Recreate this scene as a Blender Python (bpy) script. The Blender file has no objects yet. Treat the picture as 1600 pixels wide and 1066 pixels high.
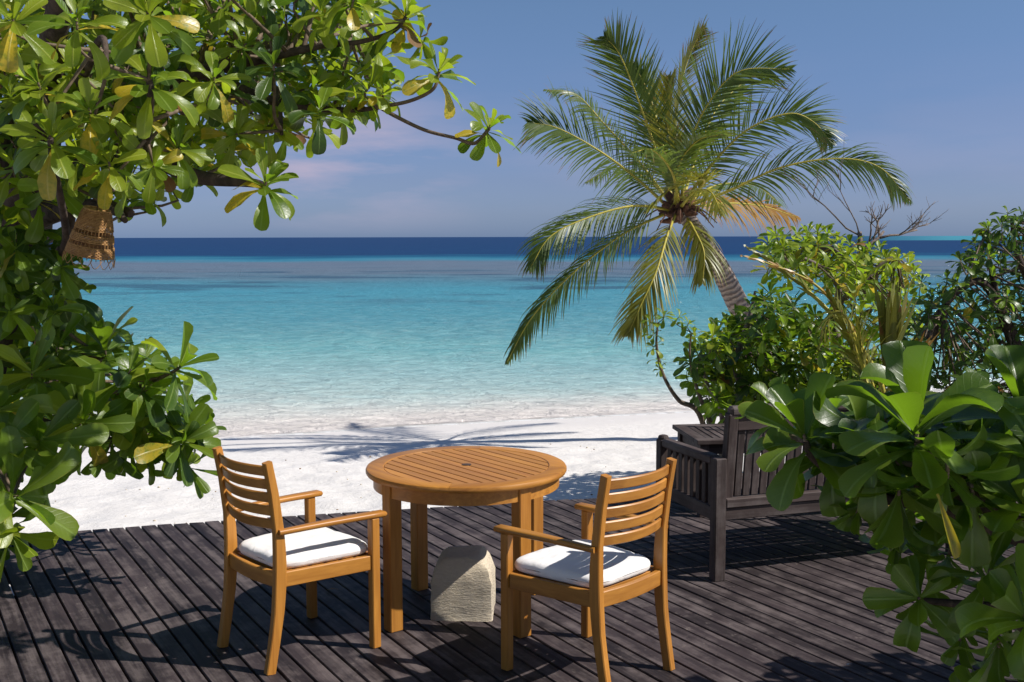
import bpy, math, random
import numpy as np
from mathutils import Vector, Matrix, Quaternion, noise

R = math.radians
rng = random.Random(7)
sc = bpy.context.scene
C = sc.collection

# ------------------------------------------------------------------ camera
FPX, CAMH, PITCH, ROLL = 1703.8, 1.8547, 0.0952, 0.0024
cam_d = bpy.data.cameras.new('camera')
cam = bpy.data.objects.new('camera', cam_d)
C.objects.link(cam)
cam_d.sensor_width = 36.0
cam_d.lens = 36.0 * FPX / 1600.0
cam_d.clip_start = 0.05
cam_d.clip_end = 60000
cam.matrix_world = Matrix.Translation((0, 0, CAMH)) @ Matrix.Rotation(math.pi / 2 - PITCH, 4, 'X') @ Matrix.Rotation(-ROLL, 4, 'Z')
sc.camera = cam

# ------------------------------------------------------------------ light
SUN_EL, SUN_AZ = R(45), math.atan2(0.977, -0.21)      # azimuth from +Y towards +X
SUNV = Vector((math.sin(SUN_AZ) * math.cos(SUN_EL), math.cos(SUN_AZ) * math.cos(SUN_EL), math.sin(SUN_EL)))
sd = bpy.data.lights.new('sun', 'SUN')
sd.energy = 5.0
sd.angle = R(0.55)
sd.color = (1.0, 0.96, 0.90)
so = bpy.data.objects.new('sun', sd)
C.objects.link(so)
so.rotation_euler = SUNV.to_track_quat('Z', 'Y').to_euler()

world = bpy.data.worlds.new('World')
sc.world = world
world.use_nodes = True
wt = world.node_tree
wt.nodes.clear()
def wn(t, **k):
    n = wt.nodes.new(t)
    for a, b in k.items(): setattr(n, a, b)
    return n
out = wn('ShaderNodeOutputWorld'); bg = wn('ShaderNodeBackground')
sky = wn('ShaderNodeTexSky', sky_type='NISHITA', sun_disc=False, sun_elevation=SUN_EL, sun_rotation=SUN_AZ,
         altitude=0, air_density=1.0, dust_density=0.6, ozone_density=2.5)
bg.inputs['Strength'].default_value = 0.1165
tc = wn('ShaderNodeTexCoord'); sep = wn('ShaderNodeSeparateXYZ')
wt.links.new(tc.outputs['Generated'], sep.inputs[0])
# sky tint by height: bluer at the horizon, kept low overhead to deepen shade
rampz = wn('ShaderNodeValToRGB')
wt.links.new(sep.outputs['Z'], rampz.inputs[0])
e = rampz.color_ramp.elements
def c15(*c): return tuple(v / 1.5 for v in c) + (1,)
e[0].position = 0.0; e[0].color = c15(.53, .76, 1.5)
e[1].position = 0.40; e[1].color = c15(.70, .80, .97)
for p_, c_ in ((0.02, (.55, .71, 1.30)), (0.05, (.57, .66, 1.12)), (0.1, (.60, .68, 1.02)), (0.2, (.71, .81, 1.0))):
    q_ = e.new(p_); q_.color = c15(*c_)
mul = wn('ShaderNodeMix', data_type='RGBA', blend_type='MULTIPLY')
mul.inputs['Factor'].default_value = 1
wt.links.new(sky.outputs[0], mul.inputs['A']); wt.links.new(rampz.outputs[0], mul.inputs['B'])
# wispy clouds low over the sea
mp = wn('ShaderNodeMapping'); mp.inputs['Scale'].default_value = (5.0, 5.0, 26.0); mp.inputs['Location'].default_value = (1.3, 0.4, 0.55)
nz = wn('ShaderNodeTexNoise'); nz.inputs['Scale'].default_value = 1.0; nz.inputs['Detail'].default_value = 5; nz.inputs['Roughness'].default_value = 0.55
wt.links.new(tc.outputs['Generated'], mp.inputs[0]); wt.links.new(mp.outputs[0], nz.inputs['Vector'])
cr = wn('ShaderNodeValToRGB'); cr.color_ramp.elements[0].position = 0.40; cr.color_ramp.elements[1].position = 0.58
wt.links.new(nz.outputs[0], cr.inputs[0])
band = wn('ShaderNodeValToRGB')
band.color_ramp.elements[0].position = 0.0; band.color_ramp.elements[0].color = (0, 0, 0, 1)
band.color_ramp.elements[1].position = 0.16; band.color_ramp.elements[1].color = (0, 0, 0, 1)
b1 = band.color_ramp.elements.new(0.065); b1.color = (1, 1, 1, 1)
wt.links.new(sep.outputs['Z'], band.inputs[0])
cm = wn('ShaderNodeMath', operation='MULTIPLY')
wt.links.new(cr.outputs[0], cm.inputs[0]); wt.links.new(band.outputs[0], cm.inputs[1])
cm2 = wn('ShaderNodeMath', operation='MULTIPLY'); cm2.inputs[1].default_value = 0.95
azm = wn('ShaderNodeMath', operation='ADD'); azm.inputs[1].default_value = .15
wt.links.new(sep.outputs['X'], azm.inputs[0])
aza = wn('ShaderNodeMath', operation='ABSOLUTE'); wt.links.new(azm.outputs[0], aza.inputs[0])
azr = wn('ShaderNodeValToRGB'); wt.links.new(aza.outputs[0], azr.inputs[0])
azr.color_ramp.elements[0].position = .03; azr.color_ramp.elements[0].color = (1, 1, 1, 1)
azr.color_ramp.elements[1].position = .13; azr.color_ramp.elements[1].color = (.12, .12, .12, 1)
cm3 = wn('ShaderNodeMath', operation='MULTIPLY'); wt.links.new(cm.outputs[0], cm3.inputs[0]); wt.links.new(azr.outputs[0], cm3.inputs[1])
wt.links.new(cm3.outputs[0], cm2.inputs[0])
mx = wn('ShaderNodeMix', data_type='RGBA')
mx.inputs['B'].default_value = (3.6, 3.25, 4.3, 1)
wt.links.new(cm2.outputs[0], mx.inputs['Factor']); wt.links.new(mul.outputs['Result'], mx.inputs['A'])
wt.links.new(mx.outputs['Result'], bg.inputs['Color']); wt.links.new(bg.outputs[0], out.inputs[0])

sc.view_settings.view_transform = 'Standard'
sc.view_settings.look = 'None'
sc.view_settings.gamma = 1
sc.view_settings.exposure = 0.20
sc.view_settings.use_curve_mapping = False
try:
    sc.cycles.max_bounces = 8
    sc.cycles.transparent_max_bounces = 12
    sc.cycles.caustics_reflective = False
    sc.cycles.caustics_refractive = False
    sc.cycles.sample_clamp_indirect = 6
except Exception:
    pass

# ------------------------------------------------------------------ helpers
def at(px, py, Y):
    """world point seen at a photo pixel (1600x1066) at forward distance Y"""
    u = px - 800; v = 533 - py
    cr_, sr_ = math.cos(ROLL), math.sin(ROLL)
    uu = u * cr_ + v * sr_; vv = -u * sr_ + v * cr_
    d = Vector((uu, FPX * math.cos(PITCH) + vv * math.sin(PITCH), vv * math.cos(PITCH) - FPX * math.sin(PITCH)))
    return Vector((d.x * Y / d.y, Y, CAMH + d.z * Y / d.y))

def to_px(p):
    x, y, z = p[0], p[1], p[2] - CAMH
    c, s = math.cos(PITCH), math.sin(PITCH)
    zc = y * c - z * s; yc = y * s + z * c
    if zc < 0.05: return None
    return 800 + FPX * x / zc, 533 - FPX * yc / zc

def empty(name, loc=(0, 0, 0), rz=0.0):
    o = bpy.data.objects.new(name, None); C.objects.link(o)
    o.location = loc; o.rotation_euler = (0, 0, rz)
    o.empty_display_size = 0.1
    return o

def tag(o, label=None, cat=None, group=None, kind=None):
    if label: o['label'] = label
    if cat: o['category'] = cat
    if group: o['group'] = group
    if kind: o['kind'] = kind
    return o

def mesh(name, verts, faces, mats, smooth=False, mi=None):
    m = bpy.data.meshes.new(name)
    m.from_pydata([tuple(v) for v in verts], [], faces)
    for x in (mats if isinstance(mats, (list, tuple)) else [mats]): m.materials.append(x)
    if mi is not None: m.polygons.foreach_set('material_index', mi)
    if smooth: m.polygons.foreach_set('use_smooth', [True] * len(m.polygons))
    m.update()
    return m

def link(name, m, parent=None, loc=None, rz=None, matrix=None):
    o = bpy.data.objects.new(name, m); C.objects.link(o)
    if parent is not None: o.parent = parent
    if loc is not None: o.location = loc
    if rz is not None: o.rotation_euler = (0, 0, rz)
    if matrix is not None: o.matrix_basis = matrix
    return o

def catmull(pts, n):
    P = [Vector(p) for p in pts]
    if len(P) < 3:
        return [P[0].lerp(P[-1], i / n) for i in range(n + 1)]
    P = [P[0] * 2 - P[1]] + P + [P[-1] * 2 - P[-2]]
    o = []
    seg = len(P) - 3
    for i in range(n + 1):
        t = i / n * seg; k = min(int(t), seg - 1); t -= k
        a, b, c, d = P[k:k + 4]
        o.append(0.5 * ((2 * b) + (c - a) * t + (2 * a - 5 * b + 4 * c - d) * t * t + (3 * b - a - 3 * c + d) * t ** 3))
    return o

def tube(pts, radii, sides=8, cap=True, flat=1.0):
    """returns verts, faces; radii interpolated over pts"""
    V, F = [], []
    n = len(pts)
    up = Vector((0.13, 0.21, 1)).normalized()
    for i, p in enumerate(pts):
        t = (pts[min(i + 1, n - 1)] - pts[max(i - 1, 0)])
        t = t.normalized() if t.length > 1e-9 else Vector((0, 0, 1))
        a = t.cross(up)
        if a.length < 1e-3: a = t.cross(Vector((1, 0, 0)))
        a.normalize(); b = t.cross(a)
        u = i / (n - 1) * (len(radii) - 1); k = min(int(u), len(radii) - 2) if len(radii) > 1 else 0
        r = radii[0] if len(radii) == 1 else radii[k] * (1 - (u - k)) + radii[k + 1] * (u - k)
        for j in range(sides):
            th = 2 * math.pi * j / sides
            V.append(p + (a * math.cos(th) + b * (math.sin(th) * flat)) * r)
    for i in range(n - 1):
        for j in range(sides):
            a0 = i * sides + j; a1 = i * sides + (j + 1) % sides
            F.append((a0, a1, a1 + sides, a0 + sides))
    if cap:
        F.append(tuple(range(sides - 1, -1, -1))); F.append(tuple((n - 1) * sides + j for j in range(sides)))
    return V, F

class MB:
    def __init__(s): s.V = []; s.F = []; s.M = []
    def add(s, V, F, mi=0):
        k = len(s.V); s.V += [Vector(v) for v in V]; s.F += [tuple(i + k for i in f) for f in F]; s.M += [mi] * len(F)
        return s
    def tube(s, pts, radii, sides=8, mi=0, cap=True):
        V, F = tube([Vector(p) for p in pts], radii, sides, cap); return s.add(V, F, mi)
    def box(s, lo, hi, c=0.003, mi=0):
        """box with all edges chamfered"""
        x0, y0, z0 = lo; x1, y1, z1 = hi
        c = min(c, (x1 - x0) / 3, (y1 - y0) / 3, (z1 - z0) / 3)
        V = []; idx = {}
        for ix, X in ((0, x0), (1, x1)):
            for iy, Y in ((0, y0), (1, y1)):
                for iz, Z in ((0, z0), (1, z1)):
                    sx, sy, sz = (1 if ix == 0 else -1), (1 if iy == 0 else -1), (1 if iz == 0 else -1)
                    for ax in range(3):
                        p = [X + sx * c, Y + sy * c, Z + sz * c]
                        p[ax] = (X, Y, Z)[ax]
                        idx[(ix, iy, iz, ax)] = len(V); V.append(p)
        F = []
        def q(*k): F.append(tuple(idx[i] for i in k))
        for s_ in (0, 1):
            q((s_, 0, 0, 0), (s_, 1, 0, 0), (s_, 1, 1, 0), (s_, 0, 1, 0))
            q((0, s_, 0, 1), (1, s_, 0, 1), (1, s_, 1, 1), (0, s_, 1, 1))
            q((0, 0, s_, 2), (1, 0, s_, 2), (1, 1, s_, 2), (0, 1, s_, 2))
            for t_ in (0, 1):
                q((s_, t_, 0, 0), (s_, t_, 1, 0), (s_, t_, 1, 1), (s_, t_, 0, 1))
                q((s_, 0, t_, 0), (s_, 1, t_, 0), (s_, 1, t_, 2), (s_, 0, t_, 2))
                q((0, s_, t_, 1), (1, s_, t_, 1), (1, s_, t_, 2), (0, s_, t_, 2))
        for ix in (0, 1):
            for iy in (0, 1):
                for iz in (0, 1): F.append(tuple(idx[(ix, iy, iz, a)] for a in range(3)))
        return s.add(V, F, mi)
    def bar(s, a, b, w, h, c=0.003, mi=0, up=(0, 0, 1)):
        """chamfered bar from a to b, width w across, height h along up"""
        a = Vector(a); b = Vector(b); d = b - a; L = d.length; d.normalize()
        u = Vector(up); u = (u - d * u.dot(d)).normalized(); x = d.cross(u)
        t = MB(); t.box((-w / 2, 0, -h / 2), (w / 2, L, h / 2), c)
        V = [a + x * v.x + d * v.y + u * v.z for v in t.V]
        return s.add(V, t.F, mi)
    def sweep(s, pts, prof, ups=None, mi=0, cap=True):
        """sweep a closed profile [(x,z)] along pts; ups = up vector"""
        n = len(pts); pts = [Vector(p) for p in pts]; V = []; F = []; m = 0 if callable(prof) else len(prof)
        for i, p in enumerate(pts):
            t = (pts[min(i + 1, n - 1)] - pts[max(i - 1, 0)]).normalized()
            u = Vector(ups[i] if isinstance(ups, list) else (ups or (0, 0, 1)))
            x = t.cross(u).normalized(); u = x.cross(t)
            for a, b in (prof(i / (n - 1)) if callable(prof) else prof): V.append(p + x * a + u * b)
        if callable(prof): m = len(prof(0))
        for i in range(n - 1):
            for j in range(m):
                a0 = i * m + j; a1 = i * m + (j + 1) % m
                F.append((a0, a1, a1 + m, a0 + m))
        if cap: F.append(tuple(range(m - 1, -1, -1))); F.append(tuple((n - 1) * m + j for j in range(m)))
        return s.add(V, F, mi)
    def mesh(s, name, mats, smooth=False): return fixn(mesh(name, s.V, s.F, mats, smooth, s.M))
    def build(s, name, mats, parent=None, smooth=False, **k): return link(name, s.mesh(name, mats, smooth), parent, **k)

import bmesh
def fixn(m):
    b = bmesh.new(); b.from_mesh(m); bmesh.ops.recalc_face_normals(b, faces=b.faces); b.to_mesh(m); b.free(); return m

def rect(w, h, c):
    w /= 2; h /= 2
    return [(-w, -h + c), (-w + c, -h), (w - c, -h), (w, -h + c), (w, h - c), (w - c, h), (-w + c, h), (-w, h - c)]

def autosmooth(o, ang=35):
    me = o.data
    me.polygons.foreach_set('use_smooth', [True] * len(me.polygons))
    try: me.set_sharp_from_angle(angle=R(ang))
    except Exception: pass
    return o

# ------------------------------------------------------------------ materials
def new_mat(name):
    m = bpy.data.materials.new(name); m.use_nodes = True
    nt = m.node_tree; nt.nodes.clear()
    o = nt.nodes.new('ShaderNodeOutputMaterial')
    return m, nt, o

class NT:
    def __init__(s, nt): s.nt = nt
    def n(s, t, ins=None, **k):
        x = s.nt.nodes.new(t)
        for a, b in k.items(): setattr(x, a, b)
        for a, b in (ins or {}).items():
            if hasattr(b, 'is_output') or isinstance(b, bpy.types.NodeSocket): s.nt.links.new(b, x.inputs[a])
            else: x.inputs[a].default_value = b
        return x
    def math(s, op, a, b=0.0, clamp=False):
        x = s.nt.nodes.new('ShaderNodeMath'); x.operation = op; x.use_clamp = clamp
        for i, v in enumerate((a, b)):
            if isinstance(v, bpy.types.NodeSocket): s.nt.links.new(v, x.inputs[i])
            else: x.inputs[i].default_value = v
        return x.outputs[0]
    def mix(s, f, a, b, blend='MIX'):
        x = s.nt.nodes.new('ShaderNodeMix'); x.data_type = 'RGBA'; x.blend_type = blend
        for k, v in (('Factor', f), ('A', a), ('B', b)):
            if isinstance(v, bpy.types.NodeSocket): s.nt.links.new(v, x.inputs[k])
            else: x.inputs[k].default_value = v if not isinstance(v, tuple) or len(v) == 4 else v + (1,)
        return x.outputs['Result']
    def ramp(s, f, stops, interp='LINEAR'):
        x = s.nt.nodes.new('ShaderNodeValToRGB'); x.color_ramp.interpolation = interp
        el = x.color_ramp.elements
        while len(el) > 1: el.remove(el[-1])
        for i, (p, c) in enumerate(stops):
            c = (c, c, c) if not isinstance(c, tuple) else c
            q = el[0] if i == 0 else el.new(p)
            q.position = p; q.color = tuple(c) + (1,)
        s.nt.links.new(f, x.inputs[0]); return x.outputs[0]
    def noise(s, vec, scale, detail=4, rough=.55, dist=0.0):
        x = s.n('ShaderNodeTexNoise', {'Scale': scale, 'Detail': detail, 'Roughness': rough, 'Distortion': dist})
        if vec is not None: s.nt.links.new(vec, x.inputs['Vector'])
        return x.outputs[0]
    def map(s, vec, scale=(1, 1, 1), loc=None):
        x = s.n('ShaderNodeMapping', {'Vector': vec, 'Scale': scale})
        if loc is not None:
            if isinstance(loc, bpy.types.NodeSocket): s.nt.links.new(loc, x.inputs['Location'])
            else: x.inputs['Location'].default_value = loc
        return x.outputs[0]
    def bump(s, h, strength, dist, normal=None):
        x = s.n('ShaderNodeBump', {'Height': h, 'Strength': strength, 'Distance': dist})
        if normal: s.nt.links.new(normal, x.inputs['Normal'])
        return x.outputs[0]

def wood(name, dark, light, axis='Y', rough=.5, grain=60, spec=.4, wear=None, wearamt=.5, bumpd=.0012, per=0.25, stain=None):
    m, nt, o = new_mat(name); t = NT(nt)
    tcn = t.n('ShaderNodeTexCoord'); info = t.n('ShaderNodeObjectInfo')
    rnd = info.outputs['Random']
    off = t.n('ShaderNodeCombineXYZ', {'X': t.math('MULTIPLY', rnd, 37.0), 'Y': t.math('MULTIPLY', rnd, 91.0), 'Z': t.math('MULTIPLY', rnd, 53.0)}).outputs[0]
    s = {'X': (.06, 1, 1), 'Y': (1, .06, 1), 'Z': (1, 1, .06)}[axis]
    v = t.map(tcn.outputs['Object'], s, off)
    g = t.noise(v, grain, 6, .6, .6)
    g2 = t.noise(v, grain * .2, 3, .5, 1.2)
    f = t.math('ADD', t.math('MULTIPLY', g, .55), t.math('MULTIPLY', g2, .45))
    col = t.mix(t.ramp(f, [(.33, 0.0), (.68, 1.0)]), dark, light)
    # board to board variation
    val = t.math('ADD', t.math('MULTIPLY', rnd, per * 2), 1 - per)
    col = t.mix(1.0, col, t.n('ShaderNodeCombineXYZ', {'X': val, 'Y': val, 'Z': val}).outputs[0], 'MULTIPLY')
    if wear:
        w = t.noise(t.map(tcn.outputs['Object'], (1, 1, 1), off), 5, 6, .7)
        w2 = t.noise(v, 18, 5, .7)
        ww = t.ramp(t.math('MULTIPLY', w, w2), [(.22, 0.0), (.36, 1.0)])
        col = t.mix(t.math('MULTIPLY', ww, wearamt), col, wear)
    if stain:
        geo = t.n('ShaderNodeNewGeometry').outputs['Position']
        s1 = t.noise(geo, 14, 6, .75)
        s2 = t.noise(geo, 1.1, 3, .5)
        sm = t.math('MULTIPLY', t.ramp(s1, [(.60, 0.0), (.68, 1.0)]), t.ramp(s2, [(.45, 0.0), (.6, 1.0)]))
        col = t.mix(t.math('MULTIPLY', sm, .55), col, stain)
    p = t.n('ShaderNodeBsdfPrincipled', {'Base Color': col, 'Roughness': t.math('ADD', t.math('MULTIPLY', g, .2), rough - .1), 'Specular IOR Level': spec,
            'Normal': t.bump(g, .6, bumpd)})
    nt.links.new(p.outputs[0], o.inputs[0])
    return m

TEAK = {a: wood('teak_' + a.lower(), (.30, .112, .017), (.54, .24, .042), a, .42, 45, .45, per=.13, bumpd=.0005) for a in 'XYZ'}
WEATH = {a: wood('weathered_wood_' + a.lower(), (.030, .021, .019), (.082, .058, .053), a, .7, 50, .25, wear=(.20, .17, .16), wearamt=.35, per=.12) for a in 'XYZ'}
DECK = wood('deck_board_wood', (.015, .011, .012), (.053, .039, .040), 'X', .66, 42, .25, wear=(.15, .12, .115), wearamt=.7, per=.30, bumpd=.002, stain=(.30, .25, .22))

def sand_mat():
    m, nt, o = new_mat('white_sand'); t = NT(nt)
    geo = t.n('ShaderNodeNewGeometry').outputs['Position']
    fine = t.noise(geo, 260, 2, .6)
    mid = t.noise(geo, 7, 6, .65)
    big = t.noise(geo, .7, 3, .5)
    col = t.mix(mid, (.62, .58, .54), (.82, .785, .745))
    col = t.mix(t.math('MULTIPLY', t.ramp(fine, [(.60, 0.0), (.75, 1.0)]), .25), col, (.40, .35, .30))
    col = t.mix(t.math('MULTIPLY', big, .25), col, (.70, .655, .61))
    bits = t.n('ShaderNodeTexVoronoi', {'Vector': geo, 'Scale': 3.2, 'Randomness': 1.0})
    bn = t.noise(geo, .9, 2, .5)
    bm = t.math('MULTIPLY', t.ramp(bits.outputs['Distance'], [(.045, 1.0), (.06, 0.0)]), t.ramp(bn, [(.42, 0.0), (.55, 1.0)]))
    col = t.mix(t.math('MULTIPLY', bm, .6), col, (.20, .12, .07))
    wet = t.n('ShaderNodeAttribute', attribute_name='wet').outputs['Fac']
    wetf = t.math('MULTIPLY', wet, .5)
    col = t.mix(wetf, col, (.70, .645, .595))
    nrm = t.bump(mid, t.math('SUBTRACT', .7, t.math('MULTIPLY', wet, .65)), .035)
    nrm = t.bump(fine, .35, .004, nrm)
    p = t.n('ShaderNodeBsdfPrincipled', {'Base Color': col, 'Roughness': t.math('SUBTRACT', .9, t.math('MULTIPLY', wet, .35)), 'Specular IOR Level': .25, 'Normal': nrm})
    nt.links.new(p.outputs[0], o.inputs[0]); return m

SHX = [-60, -20, -6.2, -4.07, -1.9, 0, 2.56, 6, 20, 60]
SHY = [6, 12.5, 14.6, 15.0, 15.85, 16.45, 17.2, 18.2, 21, 26]
def shore(x): return float(np.interp(x, SHX, SHY))

def water_mat():
    m, nt, o = new_mat('lagoon_water'); t = NT(nt)
    geo = t.n('ShaderNodeNewGeometry').outputs['Position']
    sp = t.n('ShaderNodeSeparateXYZ', {'Vector': geo})
    x, y = sp.outputs[0], sp.outputs[1]
    d = t.n('ShaderNodeAttribute', attribute_name='shore_dist').outputs['Fac']     # metres from the waterline
    wob = t.noise(t.map(geo, (.05, .05, 1)), 1.0, 4, .55)
    rel = t.math('ADD', t.math('SUBTRACT', wob, .5), 0)
    yy = t.math('MULTIPLY', y, t.math('ADD', 1.0, t.math('MULTIPLY', rel, .35)))
    lg = t.math('LOGARITHM', yy, 10.0)            # 1.2 .. 3
    f = t.math('DIVIDE', t.math('SUBTRACT', lg, 1.2), 1.8, True)
    def s(Y): return max(0, min(1, (math.log10(Y) - 1.2) / 1.8))
    col = t.ramp(f, [(s(16), (.70, .68, .62)), (s(17.5), (.62, .65, .60)), (s(19.5), (.41, .53, .51)), (s(22), (.285, .46, .465)), (s(26), (.165, .39, .405)), (s(32), (.105, .295, .34)), (s(42), (.078, .27, .335)),
                     (s(58), (.072, .265, .345)), (s(70), (.080, .22, .29)), (s(84), (.125, .17, .225)), (s(122), (.125, .165, .225)), (s(138), (.05, .20, .29)),
                     (s(156), (.018, .11, .20)), (s(180), (.014, .048, .13)), (s(600), (.015, .044, .12))])
    # coral heads and weed as dark patches in front of the reef flat
    pn = t.noise(t.map(geo, (.09, .16, 1), (3.1, 8.2, 0)), 1.0, 5, .62)
    zone = t.ramp(f, [(s(42), 0.0), (s(58), .9), (s(84), 1.0), (s(100), .25), (s(118), .15), (s(140), 0.0)])
    pm = t.math('MULTIPLY', t.ramp(pn, [(.50, 0.0), (.60, 1.0)]), zone)
    col = t.mix(t.math('MULTIPLY', pm, .75), col, (.040, .085, .145))
    soft = t.noise(t.map(geo, (.12, .3, 1)), 1.0, 5, .6)
    z2 = t.ramp(f, [(s(18), .2), (s(30), 1.0), (s(60), .7), (s(130), .3), (s(170), .15)])
    col = t.mix(t.math('MULTIPLY', t.math('MULTIPLY', t.ramp(soft, [(.45, 0.0), (.7, 1.0)]), z2), .35), col, (.05, .24, .33))
    # far shoal to the right of the view
    far = t.math('MULTIPLY', t.ramp(t.math('DIVIDE', x, y), [(.30, 0.0), (.40, 1.0)]), t.math('GREATER_THAN', y, 700.0))
    col = t.mix(far, col, (.055, .23, .30))
    # caustic light net painted into the shallow water colour
    light_net = t.n('ShaderNodeTexVoronoi', {'Vector': t.n('ShaderNodeVectorMath', {0: t.map(geo, (1.0, 1.0, 1)), 1: t.n('ShaderNodeTexNoise', {'Vector': geo, 'Scale': 1.6, 'Detail': 3}).outputs['Color']}, operation='ADD').outputs[0],
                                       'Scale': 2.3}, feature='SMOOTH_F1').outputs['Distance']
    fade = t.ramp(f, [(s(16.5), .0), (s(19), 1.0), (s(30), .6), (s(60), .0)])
    col = t.mix(t.math('MULTIPLY', t.math('MULTIPLY', t.ramp(light_net, [(.25, 0.0), (.75, 1.0)]), fade), .36), col, (.42, .64, .64))
    w1 = t.noise(t.map(geo, (1.0, 2.2, 1)), 1.7, 6, .68, .4)
    w2 = t.noise(t.map(geo, (1.0, 2.0, 1)), .35, 4, .6)
    h = t.math('ADD', t.math('MULTIPLY', w1, .55), w2)
    nrm = t.bump(h, 1.0, .38)
    dw = t.math('ADD', d, t.math('MULTIPLY', t.math('SUBTRACT', w2, .5), 1.6))
    col = t.mix(t.ramp(t.math('DIVIDE', dw, 4.0, True), [(0.0, 0.0), (.25, .18), (.6, .75), (.9, 1.0)]), (.71, .645, .595), col)
    df = t.n('ShaderNodeBsdfDiffuse', {'Color': col, 'Normal': nrm})
    gl = t.n('ShaderNodeBsdfGlossy', {'Color': (1, 1, 1, 1), 'Roughness': .14, 'Normal': nrm})
    p = t.n('ShaderNodeMixShader', {0: .055, 1: df.outputs[0], 2: gl.outputs[0]})
    tr = t.n('ShaderNodeBsdfTransparent', {'Color': (.96, .985, .98, 1)})
    dn = t.math('ADD', d, t.math('MULTIPLY', t.math('SUBTRACT', w2, .5), .8))
    a = t.ramp(t.math('DIVIDE', dn, 9.0, True), [(0.0, .05), (.008, .5), (.02, 1.0)])
    # thin foam thread on the waterline
    fn = t.noise(geo, 5, 4, .6)
    foam = t.math('MULTIPLY', t.ramp(t.math('ADD', d, t.math('MULTIPLY', t.math('SUBTRACT', fn, .5), .35)), [(.0, 0.0), (.04, 1.0), (.14, .6), (.22, 0.0)]), t.ramp(fn, [(.35, .2), (.6, .8)]))
    ms = t.n('ShaderNodeMixShader', {0: a, 1: tr.outputs[0], 2: p.outputs[0]})
    fb = t.n('ShaderNodeBsdfDiffuse', {'Color': (.85, .85, .84, 1)})
    ms2 = t.n('ShaderNodeMixShader', {0: foam, 1: ms.outputs[0], 2: fb.outputs[0]})
    nt.links.new(ms2.outputs[0], o.inputs[0]); return m

def leaf_mat(name, dark, light, trans, rib, gloss=.32, tw=.46, spots=None):
    m, nt, o = new_mat(name); t = NT(nt)
    info = t.n('ShaderNodeObjectInfo'); geo = t.n('ShaderNodeNewGeometry')
    rnd = t.math('FRACT', t.math('ADD', info.outputs['Random'], geo.outputs['Random Per Island']))
    uv = t.n('ShaderNodeUVMap').outputs[0]
    sp = t.n('ShaderNodeSeparateXYZ', {'Vector': uv})
    u = t.math('ABSOLUTE', t.math('SUBTRACT', sp.outputs[0], .5))
    mid = t.ramp(u, [(.0, 1.0), (.035, .75), (.06, 0.0)])
    lat = t.math('SINE', t.math('MULTIPLY', t.math('SUBTRACT', sp.outputs[1], t.math('MULTIPLY', u, .35)), 62.0))
    latm = t.ramp(lat, [(.80, 0.0), (.98, 1.0)])
    col = t.mix(rnd, dark, light)
    n1 = t.noise(t.n('ShaderNodeTexCoord').outputs['Object'], 9, 4, .6)
    col = t.mix(t.math('MULTIPLY', t.ramp(n1, [(.45, 0.0), (.75, 1.0)]), .35), col, light)
    if spots: col = t.mix(t.math('MULTIPLY', t.ramp(n1, [(.46, 0.0), (.60, 1.0)]), .85), col, spots)
    edge = t.ramp(t.math('ADD', u, t.math('MULTIPLY', t.math('SUBTRACT', n1, .5), .10)), [(.46, 0.0), (.52, 1.0)])
    col = t.mix(t.math('MULTIPLY', edge, t.math('MULTIPLY', t.math('GREATER_THAN', rnd, .55), .6)), col, (.30, .24, .05))
    veins = t.math('MAXIMUM', mid, t.math('MULTIPLY', latm, .08))
    col = t.mix(t.math('MULTIPLY', veins, .7), col, rib)
    trc = t.mix(t.math('MULTIPLY', rnd, .6), trans, tuple(min(1, c * 1.5) for c in trans))
    bmp = t.bump(t.math('ADD', t.math('MULTIPLY', latm, .14), t.math('ADD', mid, t.math('MULTIPLY', n1, .6))), .35, .004)
    p = t.n('ShaderNodeBsdfPrincipled', {'Base Color': col, 'Roughness': t.math('ADD', gloss - .06, t.math('MULTIPLY', n1, .16)), 'Specular IOR Level': .5, 'Normal': bmp})
    tl = t.n('ShaderNodeBsdfTranslucent', {'Color': trc})
    ms = t.n('ShaderNodeMixShader', {0: tw, 1: p.outputs[0], 2: tl.outputs[0]})
    nt.links.new(ms.outputs[0], o.inputs[0]); return m

L_GREEN = leaf_mat('leaf_green', (.055, .115, .009), (.16, .22, .016), (.24, .40, .016), (.26, .36, .08))
L_LIME = leaf_mat('leaf_lime_green', (.14, .21, .014), (.25, .29, .020), (.38, .50, .022), (.40, .44, .08))
L_YELLOW = leaf_mat('leaf_yellow', (.42, .33, .03), (.62, .45, .04), (.55, .42, .03), (.55, .46, .12), spots=(.16, .22, .02))
L_DEEP = leaf_mat('leaf_deep_green', (.026, .062, .010), (.065, .115, .015), (.09, .17, .014), (.18, .26, .07))
L_OLD = leaf_mat('leaf_old_brown', (.20, .10, .04), (.34, .18, .07), (.2, .1, .03), (.3, .2, .1), gloss=.6)
L_BIG = leaf_mat('leaf_large_green', (.045, .095, .011), (.12, .175, .017), (.20, .36, .014), (.25, .34, .10), gloss=.33, tw=.38)
LM = [L_GREEN, L_LIME, L_YELLOW, L_DEEP, L_OLD, L_BIG]

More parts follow.
